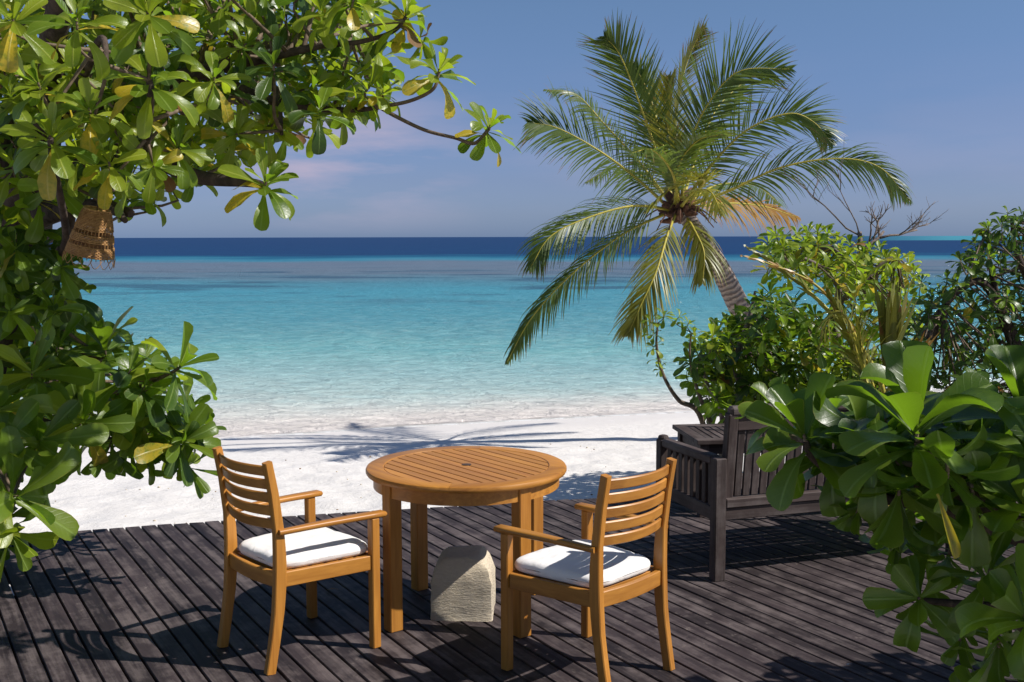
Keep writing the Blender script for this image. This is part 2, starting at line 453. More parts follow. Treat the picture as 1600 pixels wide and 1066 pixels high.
def simple(name, col, col2=None, rough=.7, scale=20, bumpd=.003, spec=.3, stretch=(1, 1, 1), trans=None):
    m, nt, o = new_mat(name); t = NT(nt)
    v = t.n('ShaderNodeTexCoord').outputs['Object']
    n = t.noise(t.map(v, stretch), scale, 6, .65)
    c = t.mix(t.ramp(n, [(.35, 0.0), (.65, 1.0)]), col, col2 or tuple(x * .6 for x in col))
    p = t.n('ShaderNodeBsdfPrincipled', {'Base Color': c, 'Roughness': rough, 'Specular IOR Level': spec, 'Normal': t.bump(n, .8, bumpd)})
    if trans:
        tl = t.n('ShaderNodeBsdfTranslucent', {'Color': trans + (1,)})
        ms = t.n('ShaderNodeMixShader', {0: .4, 1: p.outputs[0], 2: tl.outputs[0]})
        nt.links.new(ms.outputs[0], o.inputs[0])
    else: nt.links.new(p.outputs[0], o.inputs[0])
    return m
BARK = simple('tree_bark', (.10, .07, .055), (.035, .025, .02), .9, 22, .02, stretch=(1, 1, .4))
TWIG = simple('twig_bark', (.20, .145, .10), (.10, .07, .05), .8, 40, .003)
PALEWOOD = simple('dead_wood', (.24, .19, .16), (.10, .075, .06), .8, 40, .003)
WICKER = simple('wicker', (.46, .26, .10), (.26, .13, .045), .7, 60, .002)
DRYLEAF = simple('dry_leaf', (.34, .22, .10), (.20, .12, .05), .7, 30, .002, trans=(.2, .1, .04))
BOOT = simple('palm_fibre', (.16, .075, .045), (.07, .035, .022), .9, 30, .01)
PALE_GREEN = simple('palm_stalk', (.48, .38, .05), (.32, .29, .04), .5, 12, .001)

def stone_mat():
    m, nt, o = new_mat('chiselled_coral_stone'); t = NT(nt)
    v = t.n('ShaderNodeTexCoord').outputs['Object']
    ch = t.noise(t.map(v, (1, 1, 4.5)), 26, 5, .65, .9)
    fine = t.noise(v, 140, 4, .7)
    big = t.noise(v, 6, 3, .5)
    c = t.mix(ch, (.50, .42, .30), (.78, .67, .51))
    c = t.mix(t.math('MULTIPLY', t.ramp(big, [(.4, 0.0), (.7, 1.0)]), .5), c, (.42, .37, .30))
    c = t.mix(t.math('MULTIPLY', t.ramp(fine, [(.62, 0.0), (.7, 1.0)]), .4), c, (.25, .2, .15))
    n = t.bump(ch, 1.0, .010); n = t.bump(fine, .5, .002, n)
    p = t.n('ShaderNodeBsdfPrincipled', {'Base Color': c, 'Roughness': .92, 'Specular IOR Level': .15, 'Normal': n})
    nt.links.new(p.outputs[0], o.inputs[0]); return m
STONE = stone_mat()

def cloth_mat():
    m, nt, o = new_mat('white_cotton'); t = NT(nt)
    v = t.n('ShaderNodeTexCoord').outputs['Object']
    big = t.noise(t.map(v, (1, 1, 1)), 9, 4, .5, 1.2)
    weave = t.noise(v, 420, 2, .5)
    c = t.mix(t.math('MULTIPLY', big, .6), (.84, .82, .80), (.74, .72, .72))
    n = t.bump(big, .5, .012); n = t.bump(weave, .25, .001, n)
    p = t.n('ShaderNodeBsdfPrincipled', {'Base Color': c, 'Roughness': .9, 'Specular IOR Level': .15, 'Normal': n, 'Sheen Weight': .15})
    nt.links.new(p.outputs[0], o.inputs[0]); return m
CLOTH = cloth_mat()

def palm_leaf_mat(name, a, b, tr, tip):
    m, nt, o = new_mat(name); t = NT(nt)
    geo = t.n('ShaderNodeNewGeometry'); info = t.n('ShaderNodeObjectInfo')
    rnd = geo.outputs['Random Per Island']
    uv = t.n('ShaderNodeUVMap').outputs[0]; sp = t.n('ShaderNodeSeparateXYZ', {'Vector': uv})
    col = t.mix(rnd, a, b)
    tipf = t.ramp(t.math('ADD', sp.outputs[1], t.math('MULTIPLY', t.math('SUBTRACT', rnd, .5), .5)), [(.95, 0.0), (1.25, 1.0)])
    col = t.mix(tipf, col, tip)
    rib = t.ramp(t.math('ABSOLUTE', t.math('SUBTRACT', sp.outputs[0], .5)), [(.0, 1.0), (.12, 0.0)])
    col = t.mix(t.math('MULTIPLY', rib, .35), col, (.40, .40, .12))
    p = t.n('ShaderNodeBsdfPrincipled', {'Base Color': col, 'Roughness': .38, 'Specular IOR Level': .45})
    tl = t.n('ShaderNodeBsdfTranslucent', {'Color': t.mix(tipf, tr, tuple(c * .8 for c in tip))})
    ms = t.n('ShaderNodeMixShader', {0: .38, 1: p.outputs[0], 2: tl.outputs[0]})
    nt.links.new(ms.outputs[0], o.inputs[0]); return m
P_GREEN = palm_leaf_mat('palm_leaflet_green', (.050, .085, .018), (.10, .15, .030), (.17, .24, .025), (.22, .13, .05))
P_WARM = palm_leaf_mat('palm_leaflet_yellowing', (.13, .15, .025), (.22, .21, .03), (.34, .32, .03), (.30, .14, .04))
P_RUST = palm_leaf_mat('palm_leaflet_rusty', (.34, .17, .03), (.42, .25, .05), (.5, .24, .04), (.34, .12, .03))

def palm_trunk_mat():
    m, nt, o = new_mat('palm_trunk'); t = NT(nt)
    uv = t.n('ShaderNodeUVMap').outputs[0]; sp = t.n('ShaderNodeSeparateXYZ', {'Vector': uv})
    v = t.n('ShaderNodeTexCoord').outputs['Object']
    nn = t.noise(v, 9, 5, .6)
    ring = t.math('SINE', t.math('ADD', t.math('MULTIPLY', sp.outputs[1], 290.0), t.math('MULTIPLY', nn, 9.0)))
    rr = t.ramp(ring, [(-.2, 0.0), (.9, 1.0)])
    c = t.mix(rr, (.34, .275, .23), (.12, .085, .07))
    c = t.mix(t.math('MULTIPLY', nn, .5), c, (.22, .18, .155))
    p = t.n('ShaderNodeBsdfPrincipled', {'Base Color': c, 'Roughness': .85, 'Specular IOR Level': .2, 'Normal': t.bump(t.math('ADD', ring, nn), .7, .012)})
    nt.links.new(p.outputs[0], o.inputs[0]); return m
PTRUNK = palm_trunk_mat()

# ------------------------------------------------------------------ sand, sea
def deck_far(x): return 7.51 + .222 * x - .012 * x * x if x > -4 else 6.43 + .3 * (x + 4)
SEA_Z = -.95
def sand_z(x, y):
    y0 = deck_far(max(-4, min(6, x))) + .3; ys = shore(x)
    s = (y - y0) / (ys - y0)
    if s < 0: z = -.36
    elif s < 1: z = -.36 - .59 * (s ** 1.15)
    else: z = SEA_Z - (y - ys) * .07
    return max(z, -5)

def build_sand():
    xs = list(np.arange(-7.5, 8.0, .055)); ys = list(np.arange(5.5, 19, .055))
    lo = [-6000, -1500, -400, -120, -50, -30, -20, -14, -11, -9, -8]; hi = [8.5, 9.5, 11, 14, 20, 30, 50, 120, 400, 1500, 6000]
    xs = lo + xs + hi; ys = [-2000, -400, -80, -30, -12, -5, 0, 3, 4.5] + ys + [20, 22, 25, 30, 40, 60, 80, 150, 400, 1500]
    nx, ny = len(xs), len(ys)
    V = np.empty((ny, nx, 3)); W = np.zeros((ny, nx))
    for j, y in enumerate(ys):
        for i, x in enumerate(xs):
            z = sand_z(x, y) if abs(x) < 60 else (-.36 if y < 20 else -5)
            sh = shore(x)
            if -8 < x < 9 and 5 < y < 19:
                dry = max(0, min(1, (sh - 2.0 - y) / 2.5)); dd = max(0, min(1, (sh - .6 - y) / 4))
                p = Vector((x, y, 0))
                n1 = noise.noise(p * 2.6); n2 = noise.noise(p * 5.5 + Vector((9, 3, 0))); n3 = noise.noise(p * .8)
                z += dry * (.030 * n1 + .022 * n2 - .02 * max(0, n2) ** .5) + .03 * n3 * dd
            V[j, i] = (x, y, z)
            W[j, i] = max(0, min(1, (y - (sh - 1.6 - .5 * noise.noise(Vector((x * .5, 1, 0)))))/ .8)) if abs(x) < 60 else 0
    idx = np.arange(nx * ny).reshape(ny, nx)
    F = np.stack([idx[:-1, :-1], idx[:-1, 1:], idx[1:, 1:], idx[1:, :-1]], -1).reshape(-1, 4)
    m = bpy.data.meshes.new('sand')
    m.from_pydata(V.reshape(-1, 3).tolist(), [], F.tolist())
    a = m.attributes.new('wet', 'FLOAT', 'POINT'); a.data.foreach_set('value', W.ravel().astype(np.float32))
    m.materials.append(sand_mat()); m.polygons.foreach_set('use_smooth', [True] * len(m.polygons))
    tag(link('sand', m), kind='structure', label='white coral sand beach sloping down to the lagoon')

def build_sea():
    xs = [-30000, -8000, -2000, -600, -200, -80, -40, -25, -16, -12] + list(np.arange(-9, 9.01, .5)) + [12, 16, 25, 40, 80, 200, 600, 2000, 8000, 30000]
    ts = [0, .05, .1, .2, .35, .5, .75, 1, 1.5, 2, 3, 4, 5, 6.5, 8, 10, 13, 18, 25, 40, 70, 120, 250, 600, 1500, 4000, 12000, 45000]
    ts = [-1.5, -.6] + ts
    V = []; D = []
    for tt in ts:
        for x in xs:
            b = shore(max(-60, min(60, x)))
            V.append((x, b + tt, SEA_Z)); D.append(tt + 0)
    nx = len(xs)
    F = [(j * nx + i, j * nx + i + 1, (j + 1) * nx + i + 1, (j + 1) * nx + i) for j in range(len(ts) - 1) for i in range(nx - 1)]
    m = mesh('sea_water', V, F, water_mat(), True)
    a = m.attributes.new('shore_dist', 'FLOAT', 'POINT'); a.data.foreach_set('value', np.array(D, dtype=np.float32))
    tag(link('sea_water', m), kind='structure', label='turquoise lagoon with a grey reef flat and deep blue sea beyond')
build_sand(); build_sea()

# ------------------------------------------------------------------ deck
bd = Vector((-.508, .861, 0)).normalized(); bp = Vector((bd.y, -bd.x, 0))
def inside(p):
    x, y = p.x, p.y
    if y > deck_far(x) or x < -3.7 or x > 5.5: return False
    if y < -0.6: return False
    if x > 1.6 and y < 3.9: return False
    return True
def build_deck():
    deck = tag(empty('deck', (0, 0, 0)), 'dark weathered timber deck laid in diagonal boards above the beach', 'deck')
    pitch, gap = .0955, .0105
    ang = math.atan2(bd.y, bd.x)
    cache = {}
    r = random.Random(3)
    w = -5.2
    while w < 8.2:
        def ends(ww):
            ins = [v for v in np.arange(-6, 12, .01) if inside(bp * ww + bd * v)]
            return (ins[0], ins[-1]) if ins else None
        e0 = ends(w - pitch / 2 + gap / 2); e1 = ends(w + pitch / 2 - gap / 2)
        if e0 and e1:
            a = max(e0[0], e1[0])
            pieces = []; L = min(e0[1], e1[1]) - a
            if L > .3:
                cut = a + r.uniform(1.5, 4.2) if L > 4 else None
                hw = pitch / 2 - gap / 2
                segs = [((a, a), (cut - .002, cut - .002)), ((cut + .002, cut + .002), (e0[1], e1[1]))] if cut else [((a, a), (e0[1], e1[1]))]
                for (s0, s1), (t0, t1) in segs:
                    c = .003; T = .028
                    dz = r.uniform(-.0018, .0018)
                    prof = [(-hw, -T), (-hw, -c * 1.2), (-hw + c, 0), (hw - c, 0), (hw, -c * 1.2), (hw, -T)]
                    mid = (s0 + t1) / 2
                    V = []
                    nseg = 1
                    for k in (0, 1):
                        for (q, z) in prof:
                            f = (q + hw) / (2 * hw)
                            v = (s0 * (1 - f) + s1 * f) if k == 0 else (t0 * (1 - f) + t1 * f)
                            V.append((v - mid, -q, z))
                    F = [(i, (i + 1) % 6, (i + 1) % 6 + 6, i + 6) for i in range(6)] + [tuple(range(5, -1, -1)), tuple(range(6, 12))]
                    o = link('board', fixn(mesh('board', V, F, DECK)), deck)
                    o.location = bp * w + bd * mid + Vector((0, 0, dz))
                    o.rotation_euler = (R(r.uniform(-.25, .25)), 0, ang + r.uniform(-.0006, .0006))
        w += pitch
    # joists and edge beam under the boards
    j = MB()
    for yy in np.arange(.2, 8.2, .6):
        pts = [x for x in np.arange(-3.6, 5.3, .1) if inside(Vector((x, yy + .1, 0))) and inside(Vector((x, yy - .1, 0)))]
        if len(pts) > 3: j.box((pts[0] + .05, yy - .025, -.15), (pts[-1] - .05, yy + .025, -.0305), .002)
    o = j.build('joists', WEATH['X'], deck); o['kind'] = 'stuff'
    f = MB(); P = [Vector((x, deck_far(x) - .06, -.10)) for x in np.arange(-3.6, 5.2, .4)]
    f.sweep(P, rect(.035, .13, .003), (0, 0, 1)); f.build('edge_beam', WEATH['X'], deck)
    pm = MB()
    for x in np.arange(-3.5, 5.2, 1.6): pm.box((x - .05, deck_far(x) - .22, -.60), (x + .05, deck_far(x) - .12, -.15), .004)
    o = pm.build('support_posts', WEATH['Z'], deck); o['kind'] = 'stuff'
    return deck
build_deck()

# ------------------------------------------------------------------ round table
TX, TY = -.2255, 5.2854
def build_table():
    t = tag(empty('round_table', (TX, TY, 0), R(-51.9)), 'round honey coloured teak table with slatted top between the two chairs', 'table')
    ZT, RO, RI = .74, .493, .405
    # outer ring in four segments
    for k in range(4):
        a0 = R(45 + 90 * k) + .0016; a1 = R(135 + 90 * k) - .0016
        N = 28; prof = [(0, -.030), (0, -.003), (.003, 0), (RO - RI - .012, 0), (RO - RI - .004, -.004), (RO - RI, -.012), (RO - RI, -.021), (RO - RI - .005, -.030)]
        V = []; F = []; m = len(prof)
        for i in range(N + 1):
            a = a0 + (a1 - a0) * i / N
            for q, z in prof: V.append(((RI + q) * math.cos(a), (RI + q) * math.sin(a), ZT + z))
        for i in range(N):
            for j in range(m): F.append((i * m + j, i * m + (j + 1) % m, (i + 1) * m + (j + 1) % m, (i + 1) * m + j))
        F += [tuple(range(m)), tuple(N * m + j for j in range(m - 1, -1, -1))]
        autosmooth(link('rim_segment', fixn(mesh('rim_segment', V, F, TEAK['X' if k % 2 == 0 else 'Y'])), t), 30)
    # inner slats running along local X
    n = 14; W = 2 * (RI - .003) / n; g = .0068
    for i in range(n):
        y0 = -(RI - .003) + i * W + g / 2; y1 = y0 + W - g
        rr = RI - .0015
        pieces = [1, -1] if i in (n // 2 - 1, n // 2) else [0]
        N = 6
        yy = [y0 + (y1 - y0) * k / N for k in range(N + 1)]
        def xe(y): return math.sqrt(max(0, rr * rr - y * y))
        def hub(y): return math.sqrt(max(0, .022 ** 2 - y * y)) if abs(y) < .022 else 0
        V, F = [], []
        L = [(-xe(y), y) for y in yy] + [(xe(y), y) for y in reversed(yy)]
        b = MB(); m = len(L)
        cx = 0; cy = (y0 + y1) / 2
        ins = [(x * (1 - .002 / max(.02, abs(x))) if abs(x) > .02 else x, cy + (y - cy) * .93) for x, y in L]
        V = [(x, y, ZT - .024) for x, y in L] + [(x, y, ZT - .0035) for x, y in L] + [(x, y, ZT - .0015) for x, y in ins]
        F = [(j, (j + 1) % m, (j + 1) % m + m, j + m) for j in range(m)] + [(j + m, (j + 1) % m + m, (j + 1) % m + 2 * m, j + 2 * m) for j in range(m)]
        F += [tuple(range(m - 1, -1, -1)), tuple(range(2 * m, 3 * m))]
        link('slat', fixn(mesh('slat', V, F, TEAK['X'])), t)
    # umbrella hole plug
    b = MB(); b.tube([Vector((0, 0, ZT - .02)), Vector((0, 0, ZT + .001))], [.024], 20); b.build('hole_plug', WEATH['X'], t)
    # apron
    V, F = [], []; N = 64; m = 4
    for i in range(N):
        a = 2 * math.pi * i / N
        for q, z in ((.437, .645), (.457, .645), (.457, .7095), (.437, .7095)): V.append((q * math.cos(a), q * math.sin(a), z))
    for i in range(N):
        for j in range(4): F.append((i * 4 + j, i * 4 + (j + 1) % 4, ((i + 1) % N) * 4 + (j + 1) % 4, ((i + 1) % N) * 4 + j))
    autosmooth(link('apron', fixn(mesh('apron', V, F, TEAK['X'])), t))
    for k in range(4):
        a = R(90 * k)
        b = MB(); b.box((-.034, -.034, 0), (.034, .034, .7085), .004)
        o = b.build('leg', TEAK['Z'], t); o.location = (.432 * math.cos(a), .432 * math.sin(a), 0); o.rotation_euler = (0, 0, a)
    b = MB()
    b.box((-.43, -.02, .64), (-.03, .02, .705), .002); b.box((.03, -.02, .64), (.43, .02, .705), .002)
    b.box((-.02, -.43, .64), (.02, .43, .705), .002)
    b.build('cross_brace', TEAK['X'], t)
    return t
build_table()

# ------------------------------------------------------------------ teak armchairs
def rear_y(z):     # rear post centre line: kicks back below and above the seat
    zs = [0, .12, .25, .38, .5, .62, .78, .917]; ys = [0, .022, .044, .055, .058, .052, .032, .006]
    return float(np.interp(z, zs, ys))
def rear_x(z): return .2117 + (.2206 - .2117) * z / .917
def cushion_mesh(seed, crease):
    # rounded trapezoid pad
    nx, ny = 30, 30
    V = []; F = []
    y0, y1 = .062, .525
    def outline(u, v):   # u,v in -1..1
        yy = (y0 + y1) / 2 + v * (y1 - y0) / 2
        hw = .200 + (.250 - .200) * (v + 1) / 2
        return u * hw, yy
    def sup(u, v, k=.16):   # round the corners in plan
        r = max(abs(u), abs(v))
        if r < 1e-6: return u, v
        p = 7.0
        l = (abs(u) ** p + abs(v) ** p) ** (1 / p)
        f = r / l
        return u * f, v * f
    for side in (1, -1):
        for j in range(ny + 1):
            for i in range(nx + 1):
                u = -1 + 2 * i / nx; v = -1 + 2 * j / ny
                u = math.sin(u * math.pi / 2); v = math.sin(v * math.pi / 2)
                a, b = sup(u, v); x, y = outline(a, b)
                ed = max(abs(u), abs(v))
                th = .031 * (1 - ed ** 16) ** .5 if ed < 1 else 0
                p = Vector((x * 7, y * 7, seed))
                wr = .004 * noise.noise(p * 1.3) + .0025 * noise.noise(p * 4)
                puf = .004 * (1 - u * u) * (1 - v * v)
                z = .454 + side * th + (wr + puf if side > 0 else -.0)
                if side > 0 and crease: 
                    z -= .005 * max(0, 1 - abs((y - .14 - .5 * (x + .1) ** 2)) / .012) * (1 if x > -.2 else 0)
                x += .003 * noise.noise(p * 2 + Vector((5, 0, 0))) * (ed ** 4); 
                V.append((x, y, z))
    n = (nx + 1) * (ny + 1)
    for sidx in (0, 1):
        for j in range(ny):
            for i in range(nx):
                a = sidx * n + j * (nx + 1) + i
                q = (a, a + 1, a + nx + 2, a + nx + 1)
                F.append(q if sidx == 0 else q[::-1])
    me = mesh('cushion', V, F, CLOTH, True)
    b = bmesh.new(); b.from_mesh(me); bmesh.ops.remove_doubles(b, verts=b.verts, dist=1e-5); bmesh.ops.recalc_face_normals(b, faces=b.faces); b.to_mesh(me); b.free()
    me.polygons.foreach_set('use_smooth', [True] * len(me.polygons))
    return me

def build_chair(loc, rz, label):
    c = tag(empty('armchair', loc, rz), label, 'chair', 'teak armchairs at the round table')
    DP = .5073; WF = .2666
    for s in (-1, 1):
        zs = [0, .06, .12, .19, .26, .33, .40, .47, .54, .62, .70, .78, .85, .917]
        pts = [Vector((s * rear_x(z), rear_y(z), z)) for z in zs]
        def prof(t):
            z = t * .917; d = .044 + .010 * math.exp(-((z - .43) / .17) ** 2)
            if z > .6: d = .044 - .008 * (z - .6) / .3
            return rect(.034, d, .004)
        b = MB(); b.sweep(pts, prof, (0, 1, 0)); autosmooth(b.build('leg', TEAK['Z'], c), 40)
        b = MB(); b.box((s * WF - .02, DP - .02, 0), (s * WF + .02, DP + .022, .601), .004); b.build('leg', TEAK['Z'], c)
        # armrest: runs outside the rear post to past the front leg
        pts = [Vector((s * (.238 + (.2666 - .238) * k / 8 + .004 * math.sin(k / 8 * math.pi)), .045 + (DP + .054 - .045) * k / 8, .612 + .004 * math.sin(k / 8 * math.pi))) for k in range(9)]
        pts.append(pts[-1] + Vector((0, .010, -.002)))
        def ap(t):
            w = .030 + .024 * min(1, t * 1.6)
            if t > .99: w *= .72
            return rect(w, .024 if t < .99 else .014, .006)
        b = MB(); b.sweep(pts, ap, (0, 0, 1)); autosmooth(b.build('armrest', TEAK['Y'], c), 50)
        # side seat rail
        b = MB(); b.bar((s * .214, .075, .398), (s * (WF - .002), DP - .021, .398), .024, .066, .003); b.build('seat_rail', TEAK['Y'], c)
    b = MB(); b.bar((-WF + .021, DP + .002, .398), (WF - .021, DP + .002, .398), .024, .066, .003, up=(0, 0, 1)); b.build('seat_rail', TEAK['X'], c)
    pts = [Vector((-.196 + .392 * k / 10, .052 - .018 * math.sin(math.pi * k / 10), .398)) for k in range(11)]
    b = MB(); b.sweep(pts, rect(.024, .066, .003), (0, 0, 1)); autosmooth(b.build('seat_rail', TEAK['X'], c))
    # seat slats below the cushion
    for k in range(6):
        y = .105 + k * .073; hw = .197 + (.25 - .197) * (y / DP)
        b = MB(); b.box((-hw, y - .028, .410), (hw, y + .028, .4255), .002); b.build('seat_slat', TEAK['X'], c)
    for k in range(5):
        z0 = .617 + k * .0590; zc = z0 + .0225
        y = rear_y(zc); xh = rear_x(zc) - .0175
        pts = [Vector((-xh + 2 * xh * i / 14, y - .045 * math.sin(math.pi * i / 14) ** 0.9, zc)) for i in range(15)]
        b = MB(); b.sweep(pts, rect(.014, .045, .0045), (0, -.12, 1)); autosmooth(b.build('back_slat', TEAK['X'], c), 40)
    return c
chA = build_chair((-1.1803, 4.6576, 0), -.833, 'teak armchair left of the table, its slatted back turned to the camera in shade')
chB = build_chair((.5271, 4.3846, 0), .8068, 'teak armchair right of the table, sun on its slatted back, by the dark bench')
for ch, sd_, cre, lab, rz in ((chA, 3.1, False, 'white seat cushion on the left armchair with a straight armrest shadow', -.833), (chB, 8.4, True, 'white seat cushion on the right armchair, creased at its rear corner', .8068)):
    o = link('seat_cushion', cushion_mesh(sd_, cre)); o.location = ch.location; o.rotation_euler = (0, 0, rz)
    tag(o, lab, 'cushion', 'white seat cushions')

# ------------------------------------------------------------------ coral stone block
def build_stone():
    n = 26; V = []; F = []
    W, D, H = .152, .150, .318
    prof_z = [0, .004, .05, .1, .15, .19, .22, .245, .265, .282, .295, .304, .310]
    def hw(z, base):
        if z < .17: return base * (1 - .02 * z / .17)
        t = min(1, (z - .17) / .142); return base * .98 * (1 - .40 * (1 - math.sqrt(max(0, 1 - t * t))) - .12 * t * t)
    m = 64
    for z in prof_z:
        a = hw(z, W); b = D * (1 - .01 * z) * (1 - .30 * max(0, (z - .22) / .09) ** 2)
        for k in range(m):
            th = 2 * math.pi * k / m; c, s = math.cos(th), math.sin(th)
            p = 22.0; l = (abs(c) ** p + abs(s) ** p) ** (-1 / p)
            x = a * c * l; y = b * s * l
            q = Vector((x * 12, y * 12, z * 26))
            d = .006 * noise.noise(Vector((x * 9, y * 9, z * 70))) + .003 * noise.noise(q * 3)
            V.append((x * (1 + d / .15), y * (1 + d / .15), z + (.01 * noise.noise(q * .5) if z > .29 else 0)))
    for j in range(len(prof_z) - 1):
        for k in range(m): F.append((j * m + k, j * m + (k + 1) % m, (j + 1) * m + (k + 1) % m, (j + 1) * m + k))
    k0 = (len(prof_z) - 1) * m; ring = k0
    for sc_, dz in ((.66, .0), (.33, -.001)):
        base = len(V)
        for k in range(m):
            v = V[k0 + k]; V.append((v[0] * sc_, v[1] * sc_, .309 + dz + .006 * noise.noise(Vector((v[0] * 30 * sc_, v[1] * 30 * sc_, 2)))))
        for k in range(m): F.append((ring + k, ring + (k + 1) % m, base + (k + 1) % m, base + k))
        ring = base
    F.append(tuple(ring + k for k in range(m))); F.append(tuple(range(m - 1, -1, -1)))
    o = link('stone_block', fixn(mesh('stone_block', V, F, STONE))); autosmooth(o, 50)
    o.location = (-.243, 5.285, 0); o.rotation_euler = (0, 0, R(-2)); o.scale = (1, 1, .965)
    tag(o, 'pale chiselled stone block with rounded top on the deck under the round table', 'stone block')
build_stone()

# ------------------------------------------------------------------ weathered bench and low table
def build_bench():
    a = math.atan2(.31, .95)
    L = 1.55; D = .64
    b0 = tag(empty('garden_bench', (1.108, 5.762, 0), a), 'dark weathered slatted garden bench facing the sea, partly behind the big leaved shrub', 'bench')
    W = WEATH
    for x in (0, L):
        b = MB(); b.box((x - .033, -.033, 0), (x + .033, .033, .672), .005); b.build('leg', W['Z'], b0)
        b = MB(); b.box((x - .033, D + .0, 0), (x + .033, D + .066, .655), .005)
        b.add(*tube([Vector((x, D + .033, .655)), Vector((x, D + .033, .668)), Vector((x, D + .033, .678)), Vector((x, D + .033, .682))], [.033, .032, .026, .012], 14))
        b.build('leg', W['Z'], b0)
        # arm
        b = MB(); b.bar((x, .034, .655), (x, D - .001, .640), .062, .052, .010); b.build('armrest', W['Y'], b0)
        b = MB(); b.bar((x, .034, .36), (x, D - .001, .36), .040, .075, .004); b.build('side_rail', W['Y'], b0)
        for k in range(8):
            y = .075 + k * (D - .10) / 7.6
            b = MB(); b.box((x - .012, y - .021, .398), (x + .012, y + .021, .618 + .012 * (1 - k / 7)), .002); b.build('arm_slat', W['Z'], b0)
    for x in (.0, L):   # raked back posts
        s_ = 1 if x == 0 else -1
        b = MB(); b.bar((x + s_ * .063, .040, .33), (x + s_ * .063, -.02, .915), .058, .055, .006, up=(0, 1, 0)); b.build('back_post', W['Z'], b0)
    def yb(z): return .040 - .06 * (z - .33) / .585
    b = MB(); b.bar((.045, yb(.90) - .002, .925), (L - .045, yb(.90) - .002, .925), .062, .055, .014); b.build('top_rail', W['X'], b0)
    b = MB(); b.bar((.094, yb(.84), .855), (L - .094, yb(.84), .855), .034, .075, .004); b.build('top_rail', W['X'], b0)
    b = MB(); b.bar((.034, -.008, .425), (L - .034, -.008, .425), .050, .048, .004); b.build('back_rail', W['X'], b0)
    b = MB(); b.bar((.034, -.004, .366), (L - .034, -.004, .366), .036, .068, .004); b.build('seat_rail', W['X'], b0)
    b = MB(); b.bar((.034, D + .03, .366), (L - .034, D + .03, .366), .036, .068, .004); b.build('seat_rail', W['X'], b0)
    n = 26
    for k in range(n):
        x = .128 + (L - .256) * k / (n - 1)
        b = MB(); b.bar((x, yb(.45), .4505), (x, yb(.81), .8165), .040, .018, .002, up=(0, 1, 0)); b.build('back_slat', W['Z'], b0)
    for k in range(9):
        y = .075 + k * .068
        b = MB(); b.box((.0965 if k < 1 else .035, y - .029, .4015), (L - (.0965 if k < 1 else .035), y + .029, .4205), .003); b.build('seat_slat', W['X'], b0)
build_bench()

def build_low_table():
    a = math.atan2(.12, .99)
    t = tag(empty('low_table', (1.238, 7.075, 0), a), 'low square weathered slatted table between the bench and the beach', 'table')
    S = .56; D = .56; W = WEATH; Z = .525
    for x in (.03, S - .03):
        for y in (.03, D - .03):
            b = MB(); b.box((x - .03, y - .03, 0), (x + .03, y + .03, Z - .0315), .004); b.build('leg', W['Z'], t)
    for (p, q) in (((.062, .03), (S - .062, .03)), ((.062, D - .03), (S - .062, D - .03)), ((.03, .062), (.03, D - .062)), ((S - .03, .062), (S - .03, D - .062))):
        b = MB(); b.bar((p[0], p[1], Z - .068), (q[0], q[1], Z - .068), .024, .072, .002); b.build('apron', W['X'], t)
    e_ = .03
    for (lo, hi, ax) in (((-e_, -e_), (S + e_, .055), 'X'), ((-e_, D - .055), (S + e_, D + e_), 'X'), ((-e_, .0565), (.055, D - .0565), 'Y'), ((S - .055, .0565), (S + e_, D - .0565), 'Y')):
        b = MB(); b.box((lo[0], lo[1], Z - .030), (hi[0], hi[1], Z), .003); b.build('top_frame', W[ax], t)
    n = 9; w = (S - .11) / n
    for k in range(n):
        x0 = .055 + k * w
        b = MB(); b.box((x0 + .005, .0575, Z - .026), (x0 + w - .005, D - .0575, Z - .003), .002); b.build('top_slat', W['Y'], t)
build_low_table()

# ------------------------------------------------------------------ leaves
def leaf_geo(bend, fold, ripple, seed, wmax=.205, notch=0.0, nst=8, tipcurl=0.0, narrow=1.0):
    """obovate leaf: local +Y length 1, +X across, +Z upper side"""
    r = random.Random(seed); V = []; UV = []
    ys = [i / (nst - 1) for i in range(nst)]
    ys = [0, .12, .30, .48, .64, .78, .89, .965, 1.0] if nst == 8 else [0, .08, .18, .30, .42, .54, .65, .75, .84, .92, .975, 1.0]
    wd = [.05, .045, .085, .140, .185, wmax, wmax * .95, wmax * .66, .035] if nst == 8 else [.045, .04, .06, .095, .14, .18, .215, wmax, wmax * 1.0, wmax * .86, wmax * .50, .03]
    ph = r.uniform(0, 6)
    cur = Vector((0, 0, 0)); ang = 0; prev = 0; narrow = narrow * .84
    twist = r.uniform(-.25, .25)
    for k, y in enumerate(ys):
        ds = y - prev; prev = y
        ang = -bend * (y ** 1.2) - (tipcurl * max(0, y - .6) * 2.5)
        cur = cur + Vector((0, math.cos(ang), math.sin(ang))) * ds
        w = wd[k] * narrow * (1 + .06 * math.sin(ph + k * 1.7))
        nrm = Vector((0, -math.sin(ang), math.cos(ang)))
        for j, u in enumerate((-1, 0, 1)):
            lift = fold * abs(u) * w + (ripple * math.sin(ph + y * 9 + u * 1.9) * w if u else 0)
            p = cur + Vector((u * w, 0, 0)) + nrm * lift
            tw = twist * y
            p = Vector((p.x * math.cos(tw) - lift * math.sin(tw) * .0, p.y, p.z + p.x * math.sin(tw)))
            V.append(p); UV.append((.5 + u * .5, y))
    F = []
    for k in range(len(ys) - 1):
        for j in range(2):
            a = k * 3 + j; F.append((a, a + 1, a + 4, a + 3))
    return np.array([tuple(v) for v in V]), np.array(F), np.array(UV)

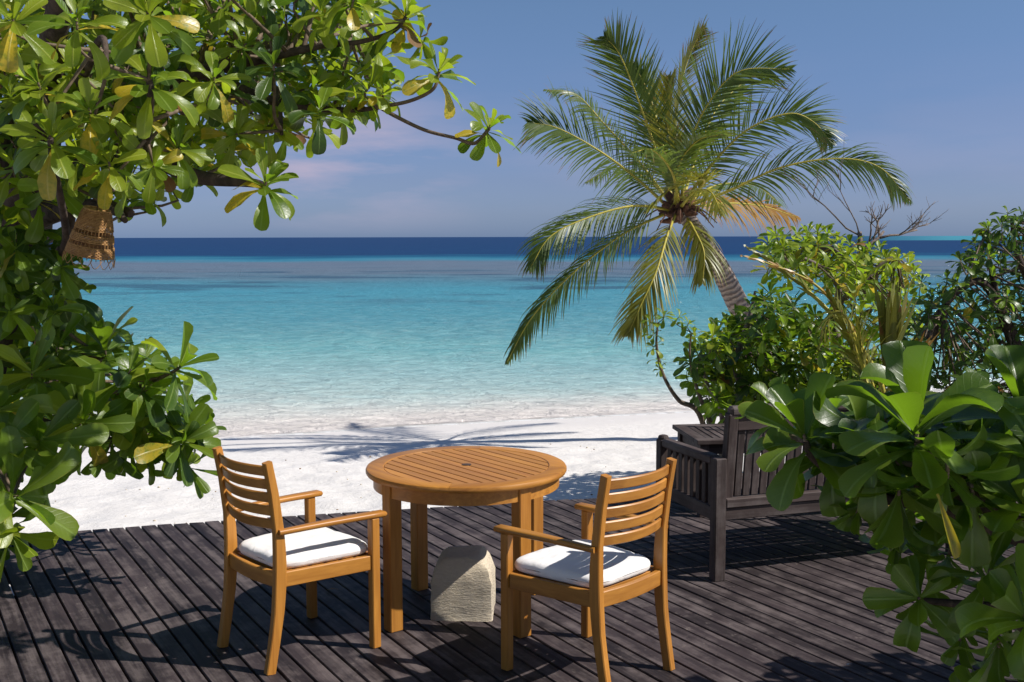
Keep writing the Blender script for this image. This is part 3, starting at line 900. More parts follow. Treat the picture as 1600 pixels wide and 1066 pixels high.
VARS = [leaf_geo(.35, .35, .10, 1), leaf_geo(.75, .25, .16, 2), leaf_geo(-.15, .45, .08, 3), leaf_geo(1.15, .15, .20, 4), leaf_geo(.5, .55, .12, 5, tipcurl=.6),
        leaf_geo(.15, .7, .06, 6), leaf_geo(1.5, .3, .12, 7, narrow=.9), leaf_geo(.6, .12, .28, 8, wmax=.22)]
BIGV = len(VARS)
VARS += [leaf_geo(b_, f_, r_, 20 + i_, wmax=.235, nst=12, tipcurl=tc_, narrow=1.12) for i_, (b_, f_, r_, tc_) in enumerate([(.30, .45, .05, 0), (.75, .30, .10, 0), (-.15, .55, .05, .3), (1.15, .2, .14, 0), (.5, .6, .08, .7), (.15, .8, .05, .2), (1.4, .3, .10, 0), (.6, .2, .16, .2)])]
LEAFMESH = {}
def leaf_mesh(vi, mi):
    if (vi, mi) not in LEAFMESH:
        V, F, UV = VARS[vi]
        m = mesh('leaf', V, F.tolist(), LM[mi], True)
        uvl = m.uv_layers.new(name='UVMap')
        li = np.array([l.vertex_index for l in m.loops])
        uvl.data.foreach_set('uv', UV[li].ravel().astype(np.float32))
        LEAFMESH[(vi, mi)] = m
    return LEAFMESH[(vi, mi)]

def joined_leaves(name, leaves, parent):
    """one mesh holding many leaves; kind = stuff"""
    if not leaves: return None
    nv = sum(len(VARS[l[1]][0]) for l in leaves); nf = sum(len(VARS[l[1]][1]) for l in leaves)
    VV = np.empty((nv, 3)); FF = np.empty((nf, 4), int); MM = np.empty(nf, int); UU = np.empty((nv, 2)); a = b = 0
    for M, vi, mi in leaves:
        V, F, UV = VARS[vi]; A = np.array(M)
        VV[a:a + len(V)] = V @ A[:3, :3].T + A[:3, 3]; FF[b:b + len(F)] = F + a; MM[b:b + len(F)] = mi; UU[a:a + len(V)] = UV
        a += len(V); b += len(F)
    m = bpy.data.meshes.new(name)
    m.vertices.add(nv); m.vertices.foreach_set('co', VV.ravel())
    m.loops.add(nf * 4); m.loops.foreach_set('vertex_index', FF.ravel())
    m.polygons.add(nf); m.polygons.foreach_set('loop_start', np.arange(nf) * 4)
    m.polygons.foreach_set('loop_total', np.full(nf, 4)) if hasattr(m.polygons[0], 'loop_total') else None
    for x in LM: m.materials.append(x)
    m.polygons.foreach_set('material_index', MM)
    m.polygons.foreach_set('use_smooth', np.ones(nf, bool))
    m.update(calc_edges=True); m.validate()
    uvl = m.uv_layers.new(name='UVMap'); uvl.data.foreach_set('uv', UU[FF.ravel()].ravel().astype(np.float32))
    o = link(name, m, parent); o['kind'] = 'stuff'
    return o

def rosette(P, A, L, n, r, mats=(0,), yellow=.04, openness=1.0, droop=0.0, maxang=100, minang=14, flop=.35, big=False, inner=.50):
    """leaves in a spiral round the shoot tip P with axis A; returns (matrix, variant, material)"""
    A = Vector(A).normalized(); out_ = []
    b0 = A.cross(Vector((.3, .9, .2))); b0.normalize(); b1 = A.cross(b0)
    az = r.uniform(0, 6.28)
    for i in range(n):
        f = i / max(1, n - 1)
        az += R(137.5) + r.uniform(-.2, .2)
        phi = R(minang + (maxang - minang) * (f ** .75) * openness + r.uniform(-11, 11))
        ln = L * min(1, inner + f * .9) * r.uniform(.82, 1.12)
        rad = b0 * math.cos(az) + b1 * math.sin(az)
        D = A * math.cos(phi) + rad * math.sin(phi)
        D = (D + Vector((0, 0, -1)) * (droop + .30 * f * flop)).normalized()
        N = (A - D * A.dot(D))
        if N.length < .05: N = -rad
        N.normalize()
        if r.random() < .25: N = (N + D.cross(N) * r.uniform(-.7, .7)).normalized()
        X = D.cross(N).normalized()
        base = P - A * (f * .30 * L) + rad * (.012 * L)
        wsc = r.uniform(.9, 1.18)
        M = Matrix(((X.x * ln * wsc, D.x * ln, N.x * ln, base.x), (X.y * ln * wsc, D.y * ln, N.y * ln, base.y), (X.z * ln * wsc, D.z * ln, N.z * ln, base.z), (0, 0, 0, 1)))
        if f < .3: vi = r.choice((0, 2, 5, 4))
        elif f < .7: vi = r.choice((0, 1, 4, 7, 1))
        else: vi = r.choice((1, 3, 6, 7, 3))
        mi = r.choice(mats)
        if big: vi += BIGV
        if f > .6 and r.random() < yellow * 3: mi = 2 if r.random() < .85 else 4
        out_.append((M, vi, mi))
    return out_

def in_poly(x, y, poly):
    c = False; j = len(poly) - 1
    for i in range(len(poly)):
        xi, yi = poly[i]; xj, yj = poly[j]
        if (yi > y) != (yj > y) and x < (xj - xi) * (y - yi) / (yj - yi) + xi: c = not c
        j = i
    return c

def scatter(poly, n, mind, r, tries=8000):
    xs = [p[0] for p in poly]; ys = [p[1] for p in poly]; pts = []
    for _ in range(tries):
        if len(pts) >= n: break
        x = r.uniform(min(xs), max(xs)); y = r.uniform(min(ys), max(ys))
        if in_poly(x, y, poly) and all((x - a) ** 2 + (y - b) ** 2 > mind * mind for a, b in pts): pts.append((x, y))
    return pts

def build_plant(root, rosettes, limbs, nobj=300, seed=1, twig_r=(.007, .004), bark=None, twigmat=None, ang=100):
    """rosettes: dict(P, A, L, n, mats, ...) ; limbs: list of (name, pts, radii). Leaves, limbs and twigs become parts of root."""
    r = random.Random(seed); bark = bark or BARK; twigmat = twigmat or TWIG
    O = root.location
    nodes = []
    for name, pts, radii in limbs:
        P = catmull(pts, max(10, 6 * len(pts)))
        if name == 'trunk' or name == 'limb':
            Q = []
            for i, p in enumerate(P):
                w = radii[0] * .25
                Q.append(p + Vector((noise.noise(p * 3), noise.noise(p * 3 + Vector((7, 0, 0))), 0)) * w)
            P = Q
        b = MB(); b.tube([p - O for p in P], radii, 10 if name == 'trunk' else 8)
        autosmooth(b.build(name, twigmat if max(radii) < .0125 else bark, root), 80)
        nodes += P
    tw = MB(); leaves = []
    for ro in rosettes:
        P = Vector(ro['P']); A = Vector(ro['A']).normalized()
        k = dict(ro); [k.pop(x) for x in ('P', 'A', 'L', 'n')]; tl = k.pop('twig', None)
        leaves += rosette(P, A, ro['L'], ro['n'], r, **k)
        if nodes and tl != 0:
            q = min(nodes, key=lambda v: (v - P).length)
            d = (q - P).length
            m1 = P - A * min(.12, d * .4); m2 = m1.lerp(q, .5) + Vector((r.uniform(-.1, .1), r.uniform(-.1, .1), r.uniform(-.1, .05))) * d * .5
            pts = catmull([P + A * .004, m1, m2, q], 7)
            tw.tube([p - O for p in pts], [twig_r[1], twig_r[0] * (1 + min(d, .8))], 5)
    if tw.V:
        o = tw.build('twigs', twigmat, root, True); o['kind'] = 'stuff'
    # rank by how large each leaf shows in the view
    def score(l):
        M = l[0]; c = M @ Vector((0, .6, 0)); p = to_px(c)
        if p is None: return 0
        s_ = M.col[1].to_3d().length / max(.5, c.y)
        if not (-40 < p[0] < 1640 and -40 < p[1] < 1106): s_ *= .01
        return s_ * (1 - .12 * (c - Vector((0, 0, CAMH))).length / 4)
    leaves.sort(key=score, reverse=True)
    T = Matrix.Translation(-O)
    for M, vi, mi in leaves[:nobj]:
        link('leaf', leaf_mesh(vi, mi), root, matrix=T @ M)
    joined_leaves('foliage', [(T @ M, vi, mi) for M, vi, mi in leaves[nobj:]], root)
    return leaves

def ros(px, py, Y, size, axis, n=12, mats=(0,), **k):
    """size = leaf length in photo pixels at distance Y; axis = (right, up, towards camera)"""
    return dict(P=at(px, py, Y), A=(axis[0], -axis[2], axis[1]), L=size * Y / FPX, n=n, mats=mats, **k)

#---- upper left tree
r1 = random.Random(11)
tree = tag(empty('overhanging_tree', (-3.1, 5.6, -.36)), 'gnarled tree at the upper left whose glossy green and yellow leaves overhang the view', 'tree')
TR = []
G = (0, 1, 1, 1)
for a in [(635, 22, 4.6, 62, (.3, 1, .2), 14), (687, 108, 4.5, 60, (.4, .8, .3), 13), (766, 197, 4.4, 54, (.5, .9, .2), 14), (600, 140, 4.6, 42, (.2, 1, .2), 13),
          (526, 145, 4.7, 52, (.1, 1, .1), 14), (540, 175, 4.8, 45, (.4, -.2, .3), 10), (478, 160, 4.9, 45, (.1, -.6, .3), 10), (416, 284, 4.3, 66, (.3, .7, .6), 12),
          (234, 122, 3.9, 76, (.1, .9, .7), 14), (78, 211, 3.9, 74, (0, .9, .6), 13), (335, 120, 4.2, 56, (.4, .6, .7), 12), (660, 68, 4.7, 46, (.3, -.5, .3), 8),
          (560, 18, 4.8, 42, (.3, .6, .5), 10), (505, 40, 4.9, 42, (.2, .8, .5), 11), (230, 20, 3.8, 72, (.1, .3, .9), 11), (20, 30, 3.8, 70, (.2, .3, .8), 11),
          (60, 130, 4.1, 62, (-.2, .8, .6), 12), (140, 170, 4.0, 60, (.1, .7, .7), 12), (280, 230, 4.2, 58, (.4, .4, .6), 11), (240, 260, 4.1, 52, (.3, -.1, .8), 10),
          (170, 250, 4.0, 56, (0, .8, .6), 11), (370, 210, 4.6, 50, (.4, 0, .5), 10), (430, 190, 4.7, 44, (.2, -.5, .5), 10), (120, 30, 3.7, 70, (.1, .8, .5), 12)]:
    TR.append(ros(a[0], a[1], a[2], a[3] * 1.1, a[4], n=a[5] + 3, mats=G if r1.random() < .5 else (0, 1), yellow=.06))
poly = [(-90, -120), (560, -120), (590, 40), (600, 110), (560, 160), (500, 190), (445, 205), (390, 215), (345, 245), (290, 285), (235, 310), (120, 318), (50, 300), (-60, 330)]
for (x, y) in scatter(poly, 300, 23, r1):
    Y = r1.uniform(4.3, 6.4)
    edge = (x - 200) / 400
    TR.append(ros(x, y, Y, r1.uniform(48, 66) * 4.5 / Y * 1.05, (r1.uniform(-.3, .7), r1.uniform(.1, 1), r1.uniform(-.2, .8)), n=r1.randint(10, 13), mats=r1.choice([(0, 1), (0, 1), (3,), (3, 0), (1,), (1,)]), yellow=.02, twig=(0 if r1.random() < .5 else 1)))
for (x, y) in scatter([(-70, 330), (50, 345), (105, 395), (108, 470), (60, 490), (-70, 490)], 30, 22, r1):
    TR.append(ros(x, y, r1.uniform(4.5, 5.0), r1.uniform(50, 62), (r1.uniform(-.2, .6), r1.uniform(.2, 1), r1.uniform(.2, .8)), n=11, mats=(0, 3), yellow=.02, twig=0))
# crown above the frame and behind, so that the shade below is real
for k in range(60):
    TR.append(dict(P=Vector((r1.uniform(-4.2, -.9), r1.uniform(3.9, 6.6), r1.uniform(3.3, 4.2))), A=(r1.uniform(-.4, .6), r1.uniform(-.5, .3), 1), L=.17, n=9, mats=(0,), twig=0))
for k in range(270):   # unseen canopy added above and behind the viewpoint to hold back sky light
    P = Vector((r1.uniform(-4.2, 2.4), r1.uniform(-3.5, 2.9), r1.uniform(3.0, 4.6)))
    TR.append(dict(P=P, A=(r1.uniform(-.4, .4), r1.uniform(-.4, .4), 1), L=.24, n=10, mats=(0, 3), twig=0))
limbs = [('limb', [at(50, 300, 5.2), Vector((-2.6, 4.6, 3.1)), Vector((-1.9, 2.6, 3.7)), Vector((-.6, .6, 3.9)), Vector((1.2, -1.2, 4.1))], [.10, .09, .07, .05, .03]),  # first two limbs run under the added unseen canopy
         ('limb', [Vector((-1.9, 2.6, 3.7)), Vector((-2.6, .6, 3.8)), Vector((-3.0, -1.8, 4.0))], [.06, .05, .03]),
         ('trunk', [Vector((-3.15, 5.6, -.40)), at(-40, 600, 5.5), at(10, 450, 5.4), at(35, 360, 5.3), at(50, 290, 5.2)], [.17, .15, .14, .15, .10]),
         ('limb', [at(35, 350, 5.3), at(75, 335, 5.1), at(120, 325, 4.9), at(165, 322, 4.7), at(205, 334, 4.6)], [.085, .055, .036, .030, .018]),
         ('limb', [at(150, 325, 4.8), at(180, 330, 4.6), at(195, 345, 4.5)], [.03, .02, .012]),
         ('limb', [at(45, 300, 5.2), at(120, 250, 5.0), at(210, 240, 4.8), at(300, 275, 4.6), at(385, 285, 4.45), at(414, 290, 4.35)], [.08, .05, .04, .032, .02, .012]),
         ('limb', [at(50, 300, 5.2), at(70, 200, 5.0), at(82, 90, 4.6), at(92, -20, 4.3)], [.11, .075, .055, .045]),
         ('limb', [at(75, 190, 5.0), at(190, 150, 5.0), at(320, 110, 4.9), at(420, 90, 4.8), at(500, 72, 4.7), at(560, 66, 4.65), at(612, 50, 4.62), at(634, 26, 4.6)], [.06, .045, .034, .022, .014, .011, .009, .007]),
         ('limb', [at(320, 110, 4.9), at(400, 150, 4.8), at(480, 168, 4.7), at(550, 172, 4.65), at(597, 168, 4.6)], [.03, .022, .016, .012, .009]),
         ('limb', [at(590, 168, 4.6), at(640, 158, 4.55), at(676, 140, 4.5), at(686, 114, 4.5)], [.009, .008, .007, .006]),
         ('limb', [at(594, 168, 4.6), at(622, 184, 4.55), at(665, 204, 4.5), at(712, 216, 4.45), at(742, 224, 4.42), at(764, 202, 4.4)], [.009, .008, .0075, .007, .008, .007]),
         ('limb', [at(210, 242, 4.6), at(226, 232, 4.2), at(232, 190, 4.0), at(236, 150, 3.92), at(234, 126, 3.9)], [.02, .016, .014, .014, .012]),
         ('limb', [at(98, 395, 4.7), at(104, 370, 4.5), at(98, 320, 4.2), at(84, 260, 4.0), at(78, 216, 3.9)], [.02, .017, .015, .014, .011]),
         ('limb', [at(75, 200, 4.9), at(130, 120, 4.5), at(160, 60, 4.1), at(166, 118, 4.0)], [.03, .02, .013, .01]),
         ('limb', [at(440, 210, 4.6), at(436, 160, 4.7), at(420, 120, 4.8)], [.008, .010, .014]),
         ('limb', [at(35, 400, 5.35), at(70, 420, 5.2), at(100, 380, 5.0), at(112, 330, 4.9)], [.06, .035, .025, .02])]
build_plant(tree, TR, limbs, 300, 5)

#---- lower left shrub
sh = tag(empty('beach_shrub', (-4.5, 6.0, -.36)), 'bushy lower left shrub with long glossy green leaves beside the deck', 'shrub')
SR = []; KY = 1.45
for a in [(164, 540, 3.9, 72, (0, 1, .1), 10), (282, 572, 3.8, 66, (.7, .7, .1), 13), (50, 580, 3.6, 84, (.2, .6, .7), 12), (127, 655, 3.6, 78, (.3, .5, .8), 12), (285, 690, 3.8, 62, (.7, .3, .4), 12),
          (305, 665, 3.9, 50, (.9, .5, .1), 10), (220, 630, 3.8, 66, (.4, .6, .6), 11), (245, 690, 3.9, 62, (.4, -.1, .6), 10), (205, 700, 3.9, 56, (.2, -.8, .4), 9), (300, 735, 3.9, 52, (.5, -.6, .2), 9),
          (28, 775, 3.2, 98, (.9, .2, .4), 11), (10, 690, 3.3, 92, (.5, .3, .8), 11), (20, 840, 3.2, 72, (.5, -.8, .3), 9), (60, 470, 4.0, 66, (.2, .9, .4), 11), (40, 430, 4.1, 62, (.5, .8, .2), 11), (235, 610, 4.0, 56, (.3, .9, 0), 9),
          (90, 440, 4.3, 48, (.7, .3, .3), 9), (90, 540, 3.8, 76, (.3, .7, .6), 11), (170, 700, 3.8, 66, (-.1, -.5, .6), 9), (60, 690, 3.4, 86, (.4, .2, .9), 11), (-10, 640, 3.3, 92, (.6, .6, .6), 11)]:
    SR.append(ros(a[0], a[1], a[2] * KY, a[3] * 1.12, a[4], n=a[5], mats=(0, 0, 1) if r1.random() < .6 else (0, 5), inner=.8, yellow=.03))
poly = [(-160, 385), (60, 380), (80, 450), (110, 510), (190, 520), (255, 575), (300, 620), (290, 690), (230, 700), (160, 690), (90, 690), (10, 700), (30, 800), (10, 850), (-160, 860)]
for (x, y) in scatter(poly, 120, 27, r1):
    Y = r1.uniform(5.4, 6.6)
    SR.append(ros(x, y, Y, r1.uniform(60, 74) * 5.6 / Y, (r1.uniform(-.2, .9), r1.uniform(-.2, 1), r1.uniform(0, .8)), n=r1.randint(9, 11), mats=r1.choice([(0,), (3, 0), (0, 1)]), yellow=.01))
limbs = [('stem', [Vector((-4.6, 6.1, -.40)), at(-160, 700, 4.2 * KY), at(20, 640, 4.1 * KY), at(120, 610, 4.0 * KY), at(160, 560, 3.95 * KY)], [.05, .035, .025, .015, .008]),
         ('stem', [at(20, 640, 4.1 * KY), at(130, 680, 3.95 * KY), at(220, 690, 3.9 * KY), at(280, 700, 3.85 * KY)], [.025, .016, .012, .007]),
         ('stem', [at(120, 620, 4.0 * KY), at(200, 610, 3.9 * KY), at(262, 585, 3.82 * KY), at(280, 575, 3.8 * KY)], [.016, .013, .010, .007]),
         ('stem', [Vector((-4.4, 5.9, -.40)), at(-120, 820, 3.6 * KY), at(-20, 800, 3.4 * KY), at(22, 780, 3.25 * KY)], [.04, .03, .02, .012]),
         ('stem', [at(-160, 700, 4.2 * KY), at(-60, 560, 4.2 * KY), at(20, 480, 4.1 * KY), at(45, 440, 4.1 * KY)], [.035, .025, .018, .012])]
build_plant(sh, SR, limbs, 300, 6, bark=TWIG)

#---- big-leaved shrub, right foreground
r2 = random.Random(23)
bs = tag(empty('large_leaf_shrub', (1.75, 2.5, -.36)), 'nearest shrub at the lower right with very large rounded leaves hanging over the deck', 'shrub')
BR = []
B = (5,)
for a in [(1432, 668, 2.30, 146, (-.02, 1, .2), 17, dict(maxang=98)), (1256, 680, 2.55, 104, (-.35, .9, .2), 14, dict(maxang=105)), (1600, 645, 2.4, 134, (.05, 1, .2), 15, {}), (1345, 690, 2.6, 90, (0, .95, .3), 10, {}),
          (1510, 700, 2.5, 108, (.2, .95, .3), 12, {}), (1405, 775, 2.35, 118, (-.2, -.9, .3), 11, {}), (1520, 775, 2.3, 118, (.1, -.9, .3), 11, {}), (1350, 765, 2.7, 92, (-.4, -.7, .3), 9, {}),
          (1436, 935, 2.45, 84, (-.35, .35, .75), 14, dict(maxang=112, minang=40)), (1548, 890, 2.4, 96, (.1, .9, .3), 11, {}), (1600, 960, 2.2, 112, (-.5, .7, .3), 11, {}), (1600, 790, 2.3, 112, (-.4, .7, .3), 11, {}),
          (1450, 835, 2.9, 84, (-.3, -.9, .2), 9, {}), (1560, 1010, 2.5, 98, (-.2, -.9, .3), 10, {}), (1630, 720, 2.3, 120, (-.3, .9, .2), 11, {}), (1340, 650, 2.9, 72, (0, 1, .2), 9, {})]:
    BR.append(ros(*a[:5], n=a[5], mats=B, yellow=.0, flop=.4, big=True, inner=.88, **a[6]))
for a in [(1215, 640, 2.7, 88, (-.3, 1, .1), 12), (1300, 640, 2.75, 84, (0, 1, .1), 11), (1300, 705, 2.6, 96, (-.35, .75, .3), 12), (1380, 690, 2.45, 112, (-.5, .8, .2), 12),
          (1530, 640, 2.6, 108, (.1, 1, .2), 12), (1480, 745, 2.2, 112, (-.1, -.8, .4), 11), (1340, 800, 2.6, 88, (-.4, -.8, .2), 10), (1400, 850, 2.7, 84, (-.5, -.8, .2), 10), (1500, 1000, 2.6, 92, (-.5, -.7, .3), 10), (1480, 880, 2.8, 84, (-.2, -.9, .1), 10)]:
    BR.append(ros(*a[:5], n=a[5], mats=B, yellow=0, flop=.4, big=True))
poly = [(1330, 690), (1640, 640), (1800, 500), (2000, 600), (2000, 1150), (1560, 1130), (1520, 980), (1500, 860), (1420, 800), (1330, 760)]
for (x, y) in scatter(poly, 46, 62, r2):
    Y = r2.uniform(2.5, 3.4)
    BR.append(ros(x, y, Y, r2.uniform(100, 125) * 2.5 / Y, (r2.uniform(-.5, .3), r2.choice((-.9, -.7, .8, 1)), r2.uniform(-.1, .35)), n=11, mats=(5, 5, 3), yellow=.01, flop=.5, big=True))
k = 0
while k < 225:   # unseen shrub mass out of view to the right, extended to cast shade
    if k < 150: P = Vector((r2.uniform(1.6, 2.9), r2.uniform(1.9, 3.5), r2.uniform(.5, 2.05)))
    else: P = Vector((r2.uniform(2.3, 4.9), r2.uniform(1.4, 3.2), r2.uniform(2.0, 3.7)))  # unseen high canopy added for another tree's shade on shrub and deck
    q = to_px(P); k += 1
    if q and q[0] < 1850: continue
    BR.append(dict(P=P, A=(r2.uniform(-.3, .6), r2.uniform(-.5, .5), 1), L=.20, n=9, mats=B, flop=.5, big=True, twig=0))
for k in range(26):  # unseen low foliage added out of view to shade the near deck
    BR.append(dict(P=Vector((r2.uniform(2.35, 3.3), r2.uniform(3.6, 4.3), r2.uniform(.7, 1.7))), A=(r2.uniform(-.3, .6), r2.uniform(-.5, .5), 1), L=.20, n=9, mats=B, flop=.5, big=True, twig=0))
limbs = [('stem', [Vector((2.9, 4.0, -.4)), Vector((2.85, 3.95, .6)), Vector((2.9, 3.9, 1.5))], [.05, .04, .02]),  # first two stems belong to the added unseen shade foliage
         ('stem', [Vector((2.6, 2.9, -.4)), Vector((2.9, 2.8, .8)), Vector((3.2, 2.7, 1.9)), Vector((3.7, 2.6, 3.2))], [.07, .06, .05, .02]),
         ('stem', [Vector((1.9, 2.9, -.4)), at(1800, 1000, 2.7), at(1640, 860, 2.5), at(1540, 790, 2.4), at(1455, 745, 2.33), at(1434, 690, 2.3)], [.045, .035, .026, .02, .014, .009]),
         ('stem', [at(1640, 860, 2.5), at(1480, 800, 2.6), at(1350, 770, 2.6), at(1275, 720, 2.56), at(1258, 690, 2.55)], [.022, .016, .012, .010, .008]),
         ('stem', [at(1800, 1000, 2.7), at(1680, 960, 2.5), at(1560, 950, 2.45), at(1440, 938, 2.47)], [.03, .02, .013, .007]),
         ('stem', [at(1800, 1000, 2.7), at(1720, 820, 2.5), at(1640, 720, 2.4), at(1602, 660, 2.4)], [.03, .022, .015, .01])]
lv = build_plant(bs, BR, limbs, 300, 8, bark=BARK)
# one folded yellow leaf hanging from the shrub
def hang_leaf(px0, py0, px1, py1, Y, mi, vi, root, w=1.0):
    a = at(px0, py0, Y); b = at(px1, py1, Y - .03); D = (b - a); L = D.length; D.normalize()
    N = Vector((0, -1, 0)); N = (N - D * N.dot(D)).normalized(); X = D.cross(N)
    M = Matrix(((X.x * L * w, D.x * L, N.x * L, a.x), (X.y * L * w, D.y * L, N.y * L, a.y), (X.z * L * w, D.z * L, N.z * L, a.z), (0, 0, 0, 1)))
    return link('leaf', leaf_mesh(vi, mi), root, matrix=Matrix.Translation(-root.location) @ M)
o = hang_leaf(1464, 772, 1496, 874, 2.1, 2, 5, bs, .5); o['label'] = 'folded yellow hanging leaf'

#---- bushes on the beach to the right
def bush(name, label, base, limbs, rost, seed, nobj=300, group=None, cat='shrub', **k):
    b = tag(empty(name, base), label, cat, group)
    build_plant(b, rost, limbs, nobj, seed, **k); return b
r3 = random.Random(31)
# yellow-green topped bush
Rz = []
for (x, y) in scatter([(1190, 385), (1215, 362), (1290, 362), (1345, 385), (1400, 395), (1440, 420), (1400, 450), (1330, 440), (1260, 430), (1200, 420)], 62, 14, r3):
    Y = r3.uniform(9.0, 10.4); Rz.append(ros(x, y, Y, 31, (r3.uniform(-.4, .4), 1, r3.uniform(-.1, .5)), n=13, mats=(1, 1, 0), yellow=.05))
for (x, y) in scatter([(1290, 440), (1400, 445), (1440, 480), (1430, 560), (1380, 600), (1300, 560), (1330, 500)], 48, 17, r3):
    Y = r3.uniform(9.2, 10.6); Rz.append(ros(x, y, Y, 29, (r3.uniform(-.5, .4), 1, r3.uniform(-.1, .5)), n=10, mats=(0, 1, 0), yellow=.04))
bz = at(1350, 700, 9.9); bz.z = -.40
limbs = [('stem', [bz, at(1330, 600, 9.8), at(1300, 500, 9.7), at(1310, 450, 9.6), at(1270, 410, 9.5), at(1215, 395, 9.4)], [.06, .05, .035, .025, .018, .01]),
         ('stem', [at(1305, 480, 9.7), at(1350, 440, 9.7), at(1380, 410, 9.7), at(1400, 400, 9.7)], [.03, .022, .015, .01]),
         ('stem', [at(1310, 450, 9.6), at(1320, 410, 9.6), at(1300, 385, 9.6)], [.02, .015, .01])]
bush('beach_shrub', 'shrub with bright yellow-green top rising left of the bare twigs', (bz.x, bz.y, -.38), limbs, Rz, 41, bark=PALEWOOD, twig_r=(.005, .003))
# darker middle bush
Rz = []
for (x, y) in scatter([(1075, 560), (1110, 515), (1155, 492), (1195, 455), (1240, 470), (1290, 500), (1330, 560), (1370, 640), (1250, 660), (1130, 650), (1090, 600)], 165, 14, r3):
    Y = r3.uniform(8.4, 9.8); Rz.append(ros(x, y, Y, r3.uniform(32, 39), (r3.uniform(-.7, .4), 1, r3.uniform(-.1, .6)), n=13, mats=r3.choice([(0,), (0, 3), (1,), (3, 0)]), yellow=.03))
bz = at(1180, 700, 9.0); bz.z = -.40
limbs = [('stem', [bz, at(1170, 640, 9), at(1150, 570, 9), at(1170, 500, 9), at(1180, 455, 9)], [.05, .04, .03, .02, .01]),
         ('stem', [bz + Vector((-.3, 0, 0)), at(1128, 650, 8.9), at(1105, 600, 8.8), at(1095, 560, 8.8)], [.03, .022, .015, .009]),
         ('stem', [bz + Vector((.3, .1, 0)), at(1250, 620, 9.1), at(1270, 540, 9.1), at(1250, 490, 9.1)], [.04, .03, .02, .01])]
bush('beach_shrub', 'mid green bushy shrub behind the low table and the bench', (bz.x, bz.y, -.38), limbs, Rz, 42, bark=PALEWOOD, twig_r=(.004, .003))
# thin stemmed sprout on the left
Rz = [ros(x, y, 8.7, s_, (ax, 1, .2), n=9, mats=(0, 1), yellow=.03) for x, y, s_, ax in ((1015, 500, 22, -.5), (1038, 492, 22, .2), (1062, 494, 20, .6), (1020, 540, 20, -.4), (1030, 560, 18, .5), (1022, 520, 18, 0), (1085, 520, 22, -.2), (1076, 505, 20, .4), (1030, 575, 15, -.6))]
bz = at(1130, 700, 8.7); bz.z = -.40
limbs = [('stem', [bz, at(1096, 655, 8.7), at(1060, 625, 8.7), at(1036, 585, 8.7), at(1026, 540, 8.7), at(1028, 505, 8.7)], [.028, .022, .018, .014, .011, .007]),
         ('stem', [at(1110, 660, 8.75), at(1090, 610, 8.7), at(1078, 560, 8.7), at(1080, 520, 8.7)], [.02, .015, .011, .007])]
bush('beach_shrub', 'sparse thin stemmed shrub leaning left at the water side of the low table', (bz.x, bz.y, -.38), limbs, Rz, 43, bark=TWIG, twig_r=(.004, .003))
# dark mass at the right edge
Rz = []
for (x, y) in scatter([(1440, 470), (1490, 420), (1530, 360), (1560, 340), (1640, 310), (1750, 330), (1800, 680), (1440, 680), (1330, 620), (1380, 560), (1420, 520)], 270, 14, r3):
    Y = r3.uniform(7.6, 9.4); Rz.append(ros(x, y, Y, r3.uniform(27, 33), (r3.uniform(-.7, .3), 1, r3.uniform(-.2, .5)), n=11, mats=r3.choice([(3,), (3, 0), (3,)]), yellow=.03))
for x, y in ((1545, 352), (1536, 372), (1588, 345), (1517, 402), (1575, 332), (1456, 460), (1440, 440)):
    Rz.append(ros(x, y, 8.2, 24, (0, 1, .3), n=10, mats=(0, 3)))
bz = at(1620, 800, 8.6); bz.z = -.40
limbs = [('stem', [bz, at(1600, 600, 8.6), at(1570, 500, 8.5), at(1530, 440, 8.4), at(1470, 480, 8.4)], [.08, .06, .045, .03, .012]),
         ('stem', [at(1600, 600, 8.6), at(1620, 480, 8.5), at(1590, 400, 8.4), at(1580, 345, 8.3)], [.05, .04, .025, .01]),
         ('stem', [at(1570, 500, 8.5), at(1550, 430, 8.4), at(1542, 360, 8.3)], [.03, .02, .009])]
bush('beach_shrub', 'tall dark green shrub against the right edge of the view', (bz.x, bz.y, -.38), limbs, Rz, 44, bark=BARK, twig_r=(.005, .003))

# bare dead branch above the yellow-green bush
b = MB(); r4 = random.Random(5)
def twigs(p, d, L, rad, depth):
    if depth == 0 or rad < .0015: return
    pts = [p]; dd = d.copy()
    for k in range(4):
        dd = (dd + Vector((r4.uniform(-.3, .3), r4.uniform(-.2, .2), r4.uniform(-.22, .25)))).normalized(); pts.append(pts[-1] + dd * L / 4)
    b.tube(pts, [rad, rad * .6], 5)
    for k in range(3):
        q = pts[r4.randint(1, 4)]; twigs(q, (dd + Vector((r4.uniform(-1, 1), r4.uniform(-.5, .5), r4.uniform(-.3, .8)))).normalized(), L * r4.uniform(.5, .75), rad * .55, depth - 1)
root0 = at(1352, 470, 9.9); db = tag(empty('dead_branch', root0), 'bare leafless grey branch sticking up out of the shrubs against the sky', 'branch')
main = [at(1352, 470, 9.9), at(1346, 400, 9.9), at(1343, 362, 9.9)]
b.tube(main, [.03, .022], 6)
twigs(at(1343, 368, 9.9), Vector((-1, 0, .35)).normalized(), .55, .009, 4)
twigs(at(1343, 368, 9.9), Vector((-.5, 0, 1)).normalized(), .45, .007, 3)
twigs(at(1346, 395, 9.9), Vector((.8, 0, .45)).normalized(), .30, .020, 4)
twigs(at(1375, 372, 9.9), Vector((1, 0, .05)).normalized(), .38, .012, 4)
o = b.build('branch_wood', PALEWOOD, db, True); o.matrix_basis = Matrix.Translation(-db.location)

